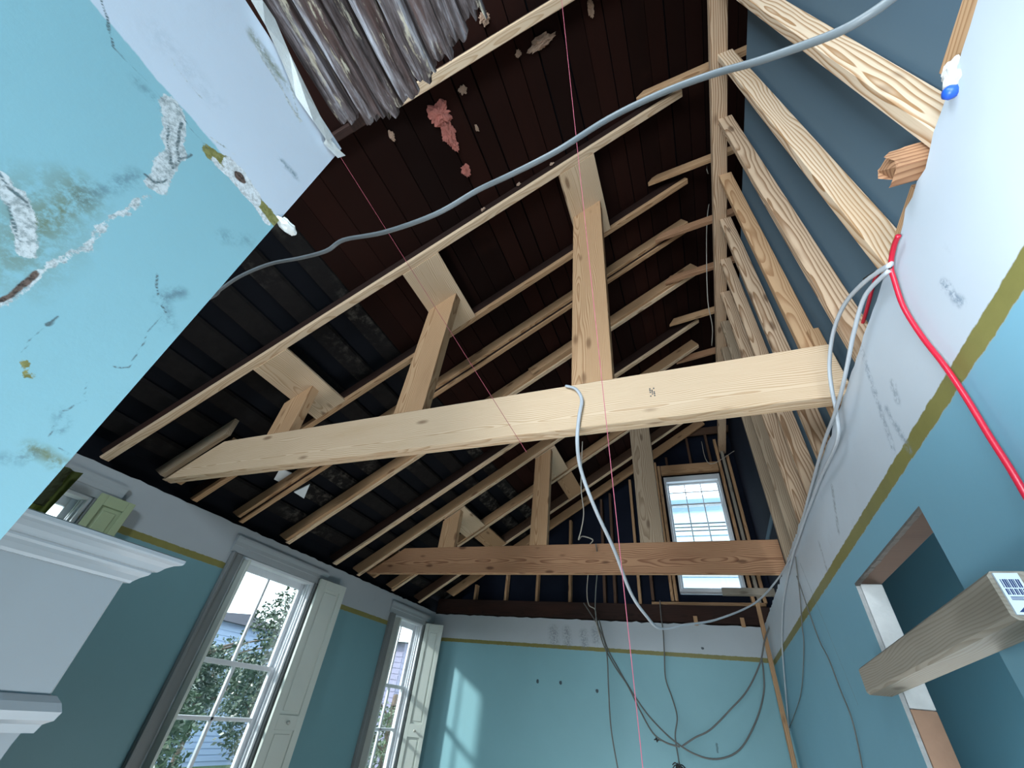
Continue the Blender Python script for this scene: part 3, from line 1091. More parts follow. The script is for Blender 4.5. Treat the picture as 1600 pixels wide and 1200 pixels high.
# ------------------------------------------------------------------ tie beams
def tie_beam(y, z0, z1, xbot, xtop, x1, mats, label, ply=0.038, n=2):
    e = empty('tie_beam', P((xbot + x1) / 2, y, z0))
    tag(e, label, 'beam', 'tie beams across the room')
    for i in range(n):
        ya = y + i * (ply + 0.002) / U
        yb = ya + ply / U
        bm = bmesh.new()
        c = 0.003 / U
        prof = [(xbot, z0), (x1, z0), (x1, z1), (xtop, z1)]
        A = [bm.verts.new(P(p[0], ya, p[1])) for p in prof]
        B = [bm.verts.new(P(p[0], yb, p[1])) for p in prof]
        bm.faces.new(A)
        bm.faces.new(list(reversed(B)))
        for k_ in range(4):
            bm.faces.new((A[k_], B[k_], B[(k_ + 1) % 4], A[(k_ + 1) % 4]))
        bmesh.ops.bevel(bm, geom=list(bm.edges), offset=0.003, segments=1, affect='EDGES')
        to_obj('beam_ply', bm, mats[i], e)
    return e


B1 = tie_beam(1.575, 1.065, 1.328, -3.49, -3.03, 0.665, (MAT['pine'], MAT['pine']), 'big pale doubled tie beam crossing the room in front, nearest')
B2 = tie_beam(3.925, 1.065, 1.325, -3.42, -3.0, 0.665, (MAT['pine_red'], MAT['pine_tan']), 'reddish tie beam crossing the room in front of the attic window')
# grade stamp on the near beam: short ink strokes
bm = bmesh.new()
for i in range(3):
    for j in range(5):
        if (i * 5 + j) % 4 != 1:
            ax = -0.066 + i * 0.0085
            az = 1.185 + j * 0.0105
            ubx(bm, (ax, 1.5740, az), (ax + 0.006, 1.5755, az + 0.0065 + 0.002 * ((i + j) % 2)))
to_obj('grade_stamp', bm, MAT['stamp'], B1)


def post(x, y, w, t, z0, ztop_mid, mat, label, ply2=None):
    """plank post standing on a tie beam, top cut to the roof slope"""
    e = None
    a, b = (x, y, z0), (x, y, ztop_mid)
    o = board('post', a, b, w, t, (1, 0, 0), mat, cut1=RS)
    return tag(o, label, 'post', 'posts standing on the tie beams')


YP = 1.575 + 0.040 / U
ZB = 1.328
post(-2.50, YP, 0.225, 0.078, ZB, roof_z(-2.50) - 0.010, MAT['pine_tan'], 'short post at the low end of the big pale tie beam')
post(-1.437, YP, 0.225, 0.078, ZB, roof_z(-1.437) - 0.010, MAT['pine_tan'], 'middle post on the big pale tie beam, under a flat plank')
post(-0.333, YP, 0.230, 0.078, ZB, roof_z(-0.333) - 0.010, MAT['pine_tan'], 'tallest post on the big pale tie beam')
YQ = 3.925 + 0.040 / U
post(-2.47, YQ, 0.22, 0.078, 1.325, roof_z(-2.47) - 0.010, MAT['pine_tan'], 'shortest post on the reddish far tie beam')
post(-1.415, YQ, 0.20, 0.078, 1.325, roof_z(-1.415) - 0.010, MAT['pine_tan'], 'middle post on the reddish far tie beam')
post(-0.325, YQ, 0.225, 0.078, 1.325, roof_z(-0.325) - 0.010, MAT['pine_weathered2'], 'tall brown post on the reddish far tie beam beside the attic window')


def purlin_plank(xc, y0, y1, w, mat, label):
    """flat plank between two rafters, face parallel to the roof"""
    a, b = (xc, y0, roof_z(xc, 0.012)), (xc, y1, roof_z(xc, 0.012))
    o = board('purlin_plank', a, b, w, 0.038, (1, 0, RS), mat)
    return tag(o, label, 'plank', 'planks set between rafters over the posts')


purlin_plank(-2.455, 1.24, 1.845, 0.29, MAT['pine'], 'flat plank between two rafters above the short post')
purlin_plank(-1.435, 1.24, 1.845, 0.32, MAT['pine'], 'flat plank between two rafters above the middle post of the near beam')
purlin_plank(-0.33, 1.24, 1.845, 0.32, MAT['pine'], 'flat plank between two rafters above the tallest near post')
purlin_plank(-2.45, 3.935, 4.49, 0.30, MAT['pine'], 'flat plank between rafters above the shortest far post')
purlin_plank(-1.40, 3.935, 4.49, 0.30, MAT['pine'], 'flat plank between rafters above the middle far post')
purlin_plank(-0.32, 3.935, 4.49, 0.30, MAT['pine_tan'], 'flat plank between rafters above the far post by the attic window')
purlin_plank(-2.42, 4.61, 5.16, 0.24, MAT['pine_tan'], 'flat plank between the last rafters, low beneath the far beam')
purlin_plank(-1.36, 4.61, 5.16, 0.24, MAT['pine_tan'], 'flat plank between the last rafters behind the middle far post')

# short level ties from the stud wall to the rafter ends
ORD = ('crossing under the grey cable', 'second from the cable', 'third from the cable', 'fourth from the cable', 'fifth from the cable', 'sixth from the cable')
for i, (xa, y, z, m_) in enumerate(((0.168, 1.10, 3.44, 'pine_tan'), (0.172, 1.76, 3.53, 'pine_tan'), (0.161, 2.22, 3.40, 'pine_red'),
                                    (0.20, 2.75, 3.45, 'pine_red'), (0.19, 3.36, 3.49, 'pine_tan'), (0.21, 3.98, 3.47, 'pine_red'))):
    o = board('collar_stub', (xa, y, z), (1.0, y, z + 0.12), 0.085, 0.038, (0, 0, 1), MAT[m_], cut0=0.9)
    tag(o, 'short tie from the stud wall to a rafter end, ' + ORD[i], 'tie', 'short ties over the stud wall')

# ------------------------------------------------------------------ stud wall on the right
o = board('top_plate', (0.615, YN, 3.185), (0.615, YB + 0.1, 3.185), 0.076, 0.102, (0, 0, 1), MAT['pine_stud'])
tag(o, 'long top plate that carries the studs of the right stud wall', 'plate')
STW = 0.038 / U
names = ('brightest stud, its foot above a broken block,', 'second stud, with its foot at the red cable', 'stud with a swirling dark knot passing the big beam end,',
         'fourth stud from the camera', 'fifth stud from the camera', 'sixth stud from the camera', 'seventh stud from the camera', 'eighth stud from the camera',
         'ninth and farthest stud', 'tenth stud from the camera', 'eleventh stud from the camera', 'twelfth stud from the camera', 'thirteenth stud from the camera')
ys = [0.595, 0.945, 1.305, 1.685, 2.04, 2.42, 2.78, 3.15, 3.52]
for i, y in enumerate(ys):
    zf = 0.80
    if DOOR[0] - 0.02 < y < DOOR[1] + 0.02:
        zf = 0.60
    m_ = MAT['pine_bold'] if i < 2 else (MAT['pine_stud'] if i % 3 else MAT['pine_tan']) if i < 6 else MAT['pine_weathered2' if i % 3 else 'pine_stud']
    o = board('wall_stud', (0.6465, y + STW / 2, zf), (0.6465, y + STW / 2, 3.15), 0.089, 0.040, (1, 0, 0), m_)
    tag(o, names[i] + ' in the right stud wall', 'stud', 'studs of the right stud wall')
# a short block behind the third stud on the beam
o = board('blocking_piece', (0.672, 1.668, 1.10), (0.672, 1.668, 1.50), 0.05, 0.03, (1, 0, 0), MAT['pine_tan'])
tag(o, 'thin cleat standing behind the big beam end', 'block')
# thin lath along the torn plaster top
o = board('lath_strip', (0.610, YN + 0.2, 1.045), (0.610, 0.50, 1.045), 0.060, 0.012, (0, 0, 1), MAT['pine_tan'])
tag(o, 'thin wooden lath along the torn top edge of the right wall', 'lath', 'laths along the right wall top')
o = board('lath_strip', (0.610, 0.72, 1.03), (0.610, 0.91, 1.03), 0.030, 0.012, (0, 0, 1), MAT['pine_tan'])
tag(o, 'thin wooden lath below the broken block at the right wall top', 'lath', 'laths along the right wall top')


def jagged_block(name, A, B, w, t, up, mat, label, cat, seed):
    a, b = P(*A), P(*B)
    R = frame_of(a, b, Vector(up)).to_4x4()
    R.translation = (a + b) / 2
    L = (b - a).length
    bm = lumber_bm(L, w, t, c=0.004, warp=0.0001, seed=seed)
    bmesh.ops.subdivide_edges(bm, edges=list(bm.edges), cuts=2, use_grid_fill=True)
    for v in bm.verts:
        if v.co.x < -L * 0.3:
            v.co.x += 0.040 * noise.noise((v.co.y * 40, v.co.z * 40, seed)) + 0.012 * noise.noise((v.co.y * 110, v.co.z * 110, seed + 3))
            v.co.y += 0.006 * noise.noise((v.co.x * 70, v.co.z * 70, seed + 9))
    o = local_obj(name, bm, mat, None, R)
    return tag(o, label, cat)


jagged_block('broken_block', (0.548, 0.662, 1.04), (0.66, 0.662, 1.04), 0.080, 0.055, (0, 0, 1), MAT['pine_red'],
             'broken reddish timber stub under the brightly lit first stud', 'block', 5)

# ------------------------------------------------------------------ gable end framing and attic window
o = box_obj('gable_sill', (XL + 0.02, YB - 0.03, 1.0), (0.70, YB + 0.10, 1.175), MAT['old_dark'])
tag(o, 'old dark timber lying along the head of the back wall', 'beam')
o = board('sole_plate', (-0.55, YB + 0.06, 1.195), (0.66, YB + 0.06, 1.21), 0.038, 0.089, (0, 0, 1), MAT['pine_tan'])
tag(o, 'pale sole plate under the attic window', 'plate')
GS = ((744, 'first'), (791, 'second'), (839, 'third'), (890, 'fourth'), (944, 'fifth'), (960, 'sixth'), (998, 'seventh'), (1018, 'eighth'), (1048, 'ninth'))
for (px, nm) in GS:
    v = at(px, 915, y=YB + 0.02)
    zt = roof_z(v.x, -0.01)
    zb_ = 1.226 if v.x > -0.56 else 1.175
    o = board('gable_stud', (v.x, YB + 0.06, zb_), (v.x, YB + 0.06, zt), 0.038, 0.085, (1, 0, 0), MAT['pine_stud' if px < 900 else 'old_brown'] if px not in (744, 791, 839, 890, 998, 1048) else MAT['pine_tan'])
    tag(o, nm + ' thin stud from the low end of the gable wall', 'stud', 'studs of the gable end')
for i, (x, z1, m_, lb) in enumerate(((0.545, 3.35, 'pine_tan', 'stud hard against the pale right jamb of the attic window'), (0.605, 3.3, 'pine_weathered', 'greyish stud second from the attic window jamb'),
                                     (0.66, 3.08, 'pine_tan', 'stud in the corner beyond the attic window'), (-0.262, 3.0, 'pine_tan', 'trimmer stud on the post side of the attic window'))):
    o = board('gable_stud', (x, YB + 0.06, 1.228), (x, YB + 0.06, z1), 0.040, 0.085, (1, 0, 0), MAT[m_])
    tag(o, lb, 'stud', 'studs of the gable end')
o = board('window_header', (-0.235, YB + 0.05, 2.93), (0.515, YB + 0.05, 2.93), 0.14, 0.085, (0, 0, 1), MAT['pine_tan'])
tag(o, 'timber header above the attic window', 'beam')
for i, (x, z0, z1, lb) in enumerate(((-0.14, 3.0, 3.13, 'tiny cripple stud above the attic window header, beside the tall far post'), (0.18, 3.0, 3.42, 'middle cripple stud above the attic window header'),
                                     (0.44, 2.98, 3.55, 'longest cripple stud above the attic window header'))):
    o = board('cripple_stud', (x, YB + 0.06, z0), (x, YB + 0.06, z1), 0.035, 0.085, (1, 0, 0), MAT['old_brown'])
    tag(o, lb, 'stud', 'cripple studs over the attic window')
o = board('gable_collar', (-0.02, YB + 0.02, 3.50), (0.9, YB + 0.02, 3.50), 0.12, 0.04, (0, 0, 1), MAT['old_brown'])
tag(o, 'level timber across the top of the gable', 'beam')
o = board('blocking_piece', (0.235, 5.42, 1.275), (0.74, 5.42, 1.275), 0.075, 0.085, (0, 0, 1), MAT['pine_weathered'])
tag(o, 'short level block sticking out before the foot of the attic window', 'block')
o = board('corner_stick', (0.555, 5.44, 1.175), (0.515, 5.44, -0.9), 0.045, 0.022, (1, 0, 0), MAT['pine_tan'])
tag(o, 'thin wooden stick leaning in the far corner of the room', 'stick')
for (px, lb) in ((1086, 'tiny wooden peg at the head of the back wall under the white cable'), (1158, 'tiny wooden peg at the head of the back wall near the corner stick')):
    v = at(px, 962, y=YB - 0.01)
    o = board('wood_peg', (v.x, YB - 0.045, 0.97), (v.x, YB - 0.045, 1.06), 0.045, 0.02, (1, 0, 0), MAT['pine_tan'])
    tag(o, lb, 'peg')


def panes_and_sash(root, rect, plane, cols, rows, depth, stile, mat_s, bar=0.016, top_rail=None, bot_rail=None, colbars=True, name='sash'):
    """sash frame with muntins; plane(u, z, d) -> survey point; rect (u0,u1,z0,z1)"""
    u0, u1, z0, z1 = rect
    tr = top_rail or stile
    br = bot_rail or stile
    bm = bmesh.new()

    def b_(ua, ub, za, zb, d0, d1):
        bx(bm, P(*plane(ua, za, d0)), P(*plane(ub, zb, d1)), 0.003)
    b_(u0, u0 + stile, z0, z1, 0, depth)
    b_(u1 - stile, u1, z0, z1, 0, depth)
    b_(u0 + stile, u1 - stile, z1 - tr, z1, 0, depth)
    b_(u0 + stile, u1 - stile, z0, z0 + br, 0, depth)
    s = to_obj(name, bm, mat_s, root)
    if colbars:
        for i in range(1, cols):
            u_ = u0 + stile + (u1 - u0 - 2 * stile) * i / cols
            bm = bmesh.new()
            b_(u_ - bar / 2, u_ + bar / 2, z0 + br, z1 - tr, depth * 0.1, depth * 0.9)
            to_obj('muntin', bm, mat_s, s)
    for j in rows:
        bm = bmesh.new()
        b_(u0 + stile, u1 - stile, j - bar / 2, j + bar / 2, depth * 0.1, depth * 0.9)
        to_obj('muntin', bm, mat_s, s)
    bm = bmesh.new()
    b_(u0 + stile * 0.6, u1 - stile * 0.6, z0 + br * 0.6, z1 - tr * 0.6, depth * 0.45, depth * 0.55)
    to_obj('pane', bm, MAT['glass'], s)
    return s


# attic window (two sashes, grid of panes)
w4 = empty('window_4', P(0.145, YB + 0.1, 1.33))
structure(w4)
AX0, AX1, AZ0, AZ1 = -0.215, 0.505, 1.33, 2.82
bm = bmesh.new()
for q in ((AX0, AX0 + 0.028, AZ0, AZ1), (AX1 - 0.028, AX1, AZ0, AZ1), (AX0 + 0.028, AX1 - 0.028, AZ1 - 0.075, AZ1), (AX0 + 0.028, AX1 - 0.028, AZ0, AZ0 + 0.03)):
    ubx(bm, (q[0], YB + 0.03, q[2]), (q[1], YB + 0.16, q[3]), 0.003)
to_obj('window_frame', bm, MAT['sash'], w4)
panes_and_sash(w4, (AX0 + 0.03, AX1 - 0.03, 2.405, AZ1 - 0.078), lambda u_, z, d: (u_, YB + 0.10 + d, z), 3, (2.61,), 0.03, 0.022, MAT['sash'], 0.012, name='upper_sash')
panes_and_sash(w4, (AX0 + 0.03, AX1 - 0.03, 1.72, 2.43), lambda u_, z, d: (u_, YB + 0.065 + d, z), 3, (), 0.03, 0.022, MAT['sash'], 0.014, name='lower_sash')
panes_and_sash(w4, (AX0 + 0.03, AX1 - 0.03, AZ0 + 0.03, 1.725), lambda u_, z, d: (u_, YB + 0.065 + d, z), 1, (), 0.03, 0.022, MAT['sash'], 0.014, name='lowest_sash')


# ------------------------------------------------------------------ tall windows of the left wall
def tall_window(n, y0, y1, z0, z1, rail, bars, upper_bars=()):
    e = empty('window_%d' % n, P(XL, (y0 + y1) / 2, z0))
    structure(e)
    pl = lambda u_, z, d: (XL - d, u_, z)
    # jamb lining of the deep reveal
    bm = bmesh.new()
    ubx(bm, (XL - 0.13, y0, z0), (XL + 0.004, y0 + 0.02, z1), 0.002)
    ubx(bm, (XL - 0.13, y1 - 0.02, z0), (XL + 0.004, y1, z1), 0.002)
    ubx(bm, (XL - 0.13, y0 + 0.02, z1 - 0.02), (XL + 0.004, y1 - 0.02, z1), 0.002)
    ubx(bm, (XL - 0.13, y0 + 0.02, z0), (XL + 0.02, y1 - 0.02, z0 + 0.03), 0.002)
    # stop beads on the far jamb
    for dx in (0.025, 0.055):
        ubx(bm, (XL - dx - 0.012, y1 - 0.032, z0 + 0.03), (XL - dx, y1 - 0.02, z1 - 0.02), 0.002)
    to_obj('jamb_lining', bm, MAT['sash'], e)
    panes_and_sash(e, (y0 + 0.02, y1 - 0.02, rail - 0.012, z1 - 0.02), lambda u_, z, d: (XL - 0.095 - d, u_, z), 2, upper_bars, 0.030, 0.040, MAT['sash'], 0.022, top_rail=0.055, bot_rail=0.025, name='upper_sash')
    panes_and_sash(e, (y0 + 0.02, y1 - 0.02, z0 + 0.03, rail + 0.018), lambda u_, z, d: (XL - 0.058 - d, u_, z), 2, bars, 0.034, 0.040, MAT['sash'], 0.026, top_rail=0.035, bot_rail=0.06, name='lower_sash')
    # face casing with a stepped head moulding
    bm = bmesh.new()
    ubx(bm, (XL - 0.002, y0 - 0.11, z0), (XL + 0.022, y0 - 0.004, z1 + 0.003), 0.004)
    ubx(bm, (XL - 0.002, y1 + 0.004, z0), (XL + 0.022, y1 + 0.10, z1 + 0.003), 0.004)
    ubx(bm, (XL + 0.022, y0 - 0.11, z0), (XL + 0.038, y0 - 0.085, z1 + 0.003), 0.004)
    to_obj('casing', bm, MAT['casing'], e)
    bm = bmesh.new()
    prof = [(-0.002, z1 + 0.004), (0.018, z1 + 0.004), (0.018, z1 + 0.05), (0.023, z1 + 0.055), (0.023, z1 + 0.082), (0.027, z1 + 0.095), (0.030, z1 + 0.108), (0.030, z1 + 0.125), (-0.002, z1 + 0.13)]
    prism(bm, prof, y0 - 0.13, min(y1 + 0.13, YB - 0.005), lambda a, b, c_: P(XL + a, c_, b))
    to_obj('head_moulding', bm, MAT['trim'], e)
    return e


tall_window(1, WC[0] - 0.25, WC[1], WS, WT, 0.10, (-0.25, -0.6))
tall_window(2, WA[0], WA[1], WS, WT, 0.086, (-0.256, -0.60))
tall_window(3, WB[0], WB[1], WS, WT, 0.11, (-0.285, -0.63))


def shutter(hinge, d, width, z0, z1, t, mat, label, panels, knob=None, group='interior window shutters'):
    """framed and panelled interior shutter leaf; hinge (x,y), d = unit direction of the leaf in plan"""
    dv = Vector((d[0], d[1], 0)).normalized()
    nv = Vector((dv.y, -dv.x, 0))
    if nv.x < 0:
        nv = -nv
    e = empty('window_shutter', P(hinge[0], hinge[1], z0))
    tag(e, label, 'shutter', group)

    def pt(u_, n_, z):
        q = Vector((hinge[0], hinge[1], 0)) + dv * u_ + nv * n_
        return P(q.x, q.y, z)

    def slab(bm, u0, u1, za, zb, n0, n1, c=0.002):
        tmp = bmesh.new()
        co = [pt(u_, n_, z) for u_ in (u0, u1) for n_ in (n0, n1) for z in (za, zb)]
        v = [tmp.verts.new(q) for q in co]
        for f in ((0, 1, 3, 2), (4, 6, 7, 5), (0, 4, 5, 1), (2, 3, 7, 6), (0, 2, 6, 4), (1, 5, 7, 3)):
            tmp.faces.new([v[i] for i in f])
        bmesh.ops.bevel(tmp, geom=list(tmp.edges), offset=c, segments=1, affect='EDGES')
        me = bpy.data.meshes.new('tmp')
        tmp.to_mesh(me)
        tmp.free()
        bm.from_mesh(me)
        bpy.data.meshes.remove(me)
    st = width * 0.20
    bm = bmesh.new()
    slab(bm, 0, st, z0, z1, 0, t)
    slab(bm, width - st, width, z0, z1, 0, t)
    zc = [z0] + [v for pr in panels for v in pr] + [z1]
    for i in range(0, len(zc), 2):
        slab(bm, st, width - st, zc[i], zc[i + 1], 0, t)
    to_obj('shutter_frame', bm, mat, e)
    for (pa, pb) in panels:
        bm = bmesh.new()
        slab(bm, st - 0.004, width - st + 0.004, pa - 0.004, pb + 0.004, t * 0.15, t * 0.55)
        slab(bm, st + 0.022, width - st - 0.022, pa + 0.025, pb - 0.025, t * 0.5, t * 0.75, 0.004)
        to_obj('panel', bm, mat, e)
    if knob is not None:
        bm = bmesh.new()
        base = pt(width * 0.5, t, knob)
        lathe(bm, base, [(0.006, -0.002), (0.006, 0.012), (0.014, 0.018), (0.016, 0.026), (0.010, 0.034), (0.001, 0.036)], nv)
        to_obj('shutter_knob', bm, MAT['knob'], e, smooth=True)
    return e


TH = 0.03
shutter((XL + 0.042, 3.325), (0.10, 1.0), 0.335, WS, 0.845, TH, MAT['shutter'], 'cream panelled shutter with a knob, swung open beside the nearer tall window', [(-0.95, -0.30), (-0.20, 0.77)], -0.25)
shutter((XL - 0.02, 2.485), (1.0, -0.10), 0.105, WS, 0.772, 0.022, MAT['shutter'], 'narrow shutter leaf seen edge-on at the near jamb of the nearer tall window', [(-0.95, -0.30), (-0.20, 0.77)])
shutter((XL + 0.03, 5.41), (0.90, 0.44), 0.235, WS, 0.825, TH, MAT['shutter'], 'sunlit cream panelled shutter by the window in the far corner', [(-0.95, -0.33), (-0.21, 0.75)], -0.27)
shutter((XL - 0.02, 4.745), (1.0, -0.10), 0.105, WS, 0.772, 0.022, MAT['shutter'], 'narrow shutter leaf seen edge-on at the near jamb of the far corner window', [(-0.95, -0.30), (-0.20, 0.77)])
shutter((XL + 0.01, 1.315), (0.12, 1.0), 0.20, WS, 0.84, TH, MAT['shutter_green'], 'pale green panelled shutter glimpsed above the mantel', [(-0.95, -0.30), (-0.20, 0.775)])

# curtain with a dark fringe at the half hidden window
e = empty('curtain', P(-3.38, 1.03, -1.0))
tag(e, 'green curtain with dark rope fringe hanging above the mantel', 'curtain')
bm = bmesh.new()
cols = 24
prev = None
for i in range(cols + 1):
    f = i / cols
    y = 0.80 + 0.33 * f
    xx = -3.40 + 0.018 * math.sin(f * 26)
    rowv = []
    for j in range(13):
        g = j / 12
        yy = y - (1 - g) * 0.10 * f
        rowv.append(bm.verts.new(P(xx + 0.01 * math.sin(g * 5 + f * 8), yy, -0.9 + 1.78 * g)))
    if prev:
        for j in range(12):
            bm.faces.new((prev[j], rowv[j], rowv[j + 1], prev[j + 1]))
    prev = rowv
bmesh.ops.solidify(bm, geom=list(bm.faces), thickness=0.006)
to_obj('curtain_cloth', bm, MAT['curtain'], e, smooth=True)
bm = bmesh.new()
pts = [at(60 + (105 - 60) * t / 8.0, 788 + (733 - 788) * t / 8.0, x=-3.34) for t in range(9)]
tube(bm, [P(*p) for p in pts], 0.026, 10)
for v in bm.verts:
    v.co += Vector((1, 0.5, 0.5)) * 0.010 * noise.noise(v.co * 45)
to_obj('rope_fringe', bm, MAT['fringe'], e)

# ------------------------------------------------------------------ mantel on the chimney front, seen from its end
XM = -0.705       # outer lip of the side return
mt = empty('fireplace_mantel', P(-1.5, 0.28, ZF))
tag(mt, 'grey-white fireplace mantel seen from its end beside the blue chimney wall', 'mantel')
bm = bmesh.new()
XB = XM - 0.03     # side of the mantel body
bd = at(193, 912, x=XB)
YM = bd.y                      # face of the mantel body
sh = at(280, 885, x=XM)        # lip of the shelf
zt = at(160, 834, x=XM).z
zb = at(88, 1094, x=XB).z
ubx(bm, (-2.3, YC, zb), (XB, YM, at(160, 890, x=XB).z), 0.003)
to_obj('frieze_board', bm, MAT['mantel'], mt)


def return_moulding(name, prof, y_face, x_face):
    """moulding that runs along the side return, the front and back; prof (projection, z)"""
    bm = bmesh.new()
    n = len(prof)
    path = [(lambda p: (x_face + p, YC - 0.0)), (lambda p: (x_face + p, y_face + p)), (lambda p: (-2.3 - p, y_face + p)), (lambda p: (-2.3 - p, YC - 0.0))]
    rings = []
    for fn in path:
        rings.append([bm.verts.new(P(fn(p)[0], fn(p)[1], z)) for (p, z) in prof])
    for a, b in zip(rings, rings[1:]):
        for i in range(n):
            bm.faces.new((a[i], a[(i + 1) % n], b[(i + 1) % n], b[i]))
    bm.faces.new(rings[0])
    bm.faces.new(list(reversed(rings[-1])))
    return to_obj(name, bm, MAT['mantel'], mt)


pj = sh.y - YM
crown = [(-0.02, zt - 0.085), (0.006, zt - 0.085), (0.008, zt - 0.078), (0.014, zt - 0.066), (0.020, zt - 0.058), (0.022, zt - 0.052), (0.022, zt - 0.047),
         (0.028, zt - 0.046), (0.030, zt - 0.042), (0.034, zt - 0.032), (0.042, zt - 0.022), (0.050, zt - 0.017), (0.052, zt - 0.012), (0.052, zt - 0.003), (0.049, zt), (-0.02, zt)]
zl = at(160, 901, x=XB).z
crown = [(p * pj / 0.052 if p > 0 else p, zt - (zt - z) / 0.085 * (zt - zl)) for (p, z) in crown]
return_moulding('shelf_moulding', crown, YM, XB)
arch = [(-0.02, zb - 0.030), (0.004, zb - 0.030), (0.006, zb - 0.022), (0.012, zb - 0.018), (0.014, zb - 0.010), (0.010, zb - 0.002), (0.004, zb + 0.004), (-0.02, zb + 0.004)]
return_moulding('architrave_moulding', arch, YM, XB)
bm = bmesh.new()
zq = zb - 0.03
cq = [(YC, zq), (YM - 0.004, zq)]
for i in range(9):
    a = math.pi / 2 * i / 8
    cq.append((YM - 0.006 - 0.055 * (1 - math.cos(a)), zq - 0.010 - 0.075 * math.sin(a)))
cq.append((YC, zq - 0.085))
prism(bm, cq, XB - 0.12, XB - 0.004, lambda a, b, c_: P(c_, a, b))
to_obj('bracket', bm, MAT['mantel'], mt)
bm = bmesh.new()
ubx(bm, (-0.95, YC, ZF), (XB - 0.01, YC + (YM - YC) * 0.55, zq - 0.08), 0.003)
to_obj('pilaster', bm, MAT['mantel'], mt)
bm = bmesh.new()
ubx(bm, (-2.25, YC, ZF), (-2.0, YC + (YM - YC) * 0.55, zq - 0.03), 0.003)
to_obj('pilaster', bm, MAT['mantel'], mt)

# torn paper and broken plaster on the corner of the chimney wall


def chunk(name, c, size, mat, label, cat, seed, stretch=(1, 1, 1), group=None, amp=0.5):
    bm = bmesh.new()
    bmesh.ops.create_icosphere(bm, subdivisions=3, radius=1.0)
    for v in bm.verts:
        n = noise.noise(v.co * 1.6 + Vector((seed, 0, 0))) + 0.6 * noise.noise(v.co * 4.1 + Vector((0, seed, 0))) + 0.35 * noise.noise(v.co * 9.3 + Vector((0, 0, seed)))
        v.co *= 1 + amp * n
        v.co = Vector((v.co.x * stretch[0], v.co.y * stretch[1], v.co.z * stretch[2])) * size
        v.co += P(*c)
    o = to_obj(name, bm, mat)
    return tag(o, label, cat, group)


v = at(447, 352, x=XC)
chunk('plaster_chunk', (v.x, v.y + 0.002, v.z), 0.014, MAT['plaster'], 'broken white plaster sticking out from the chimney wall corner', 'plaster', 3.1, (1.0, 1.6, 0.6))
bm = bmesh.new()
tp = [(512, 212), (531, 235), (540, 243), (528, 247), (505, 224)]
A = [bm.verts.new(P(*at(px, py, x=XC + 0.010 + 0.002 * (i % 2)))) for i, (px, py) in enumerate(tp)]
B = [bm.verts.new(P(*at(px, py, x=XC + 0.004))) for (px, py) in tp]
n = len(A)
bm.faces.new(A); bm.faces.new(list(reversed(B)))
for i in range(n):
    bm.faces.new((A[i], B[i], B[(i + 1) % n], A[(i + 1) % n]))
o = to_obj('torn_paper', bm, MAT['plaster'])
tag(o, 'torn flap of pale paper at the top corner of the chimney wall', 'paper')
bm = bmesh.new()
cp = [(392, 0), (415, 40), (440, 95), (462, 150), (490, 190), (512, 222), (520, 214), (500, 180), (474, 138), (452, 82), (430, 30), (410, 0)]
A = [bm.verts.new(P(*(at(px, py, x=XC + 0.012 + 0.006 * math.sin(i * 1.7))))) for i, (px, py) in enumerate(cp)]
B = [bm.verts.new(P(*(at(px, py, x=XC + 0.004)))) for i, (px, py) in enumerate(cp)]
n = len(A)
bm.faces.new(A); bm.faces.new(list(reversed(B)))
for i in range(n):
    bm.faces.new((A[i], B[i], B[(i + 1) % n], A[(i + 1) % n]))
bmesh.ops.triangulate(bm, faces=[f for f in bm.faces if len(f.verts) > 4])
o = to_obj('peeling_tape', bm, MAT['plaster'])
tag(o, 'curled strip of joint tape peeling along the chimney wall top', 'tape')

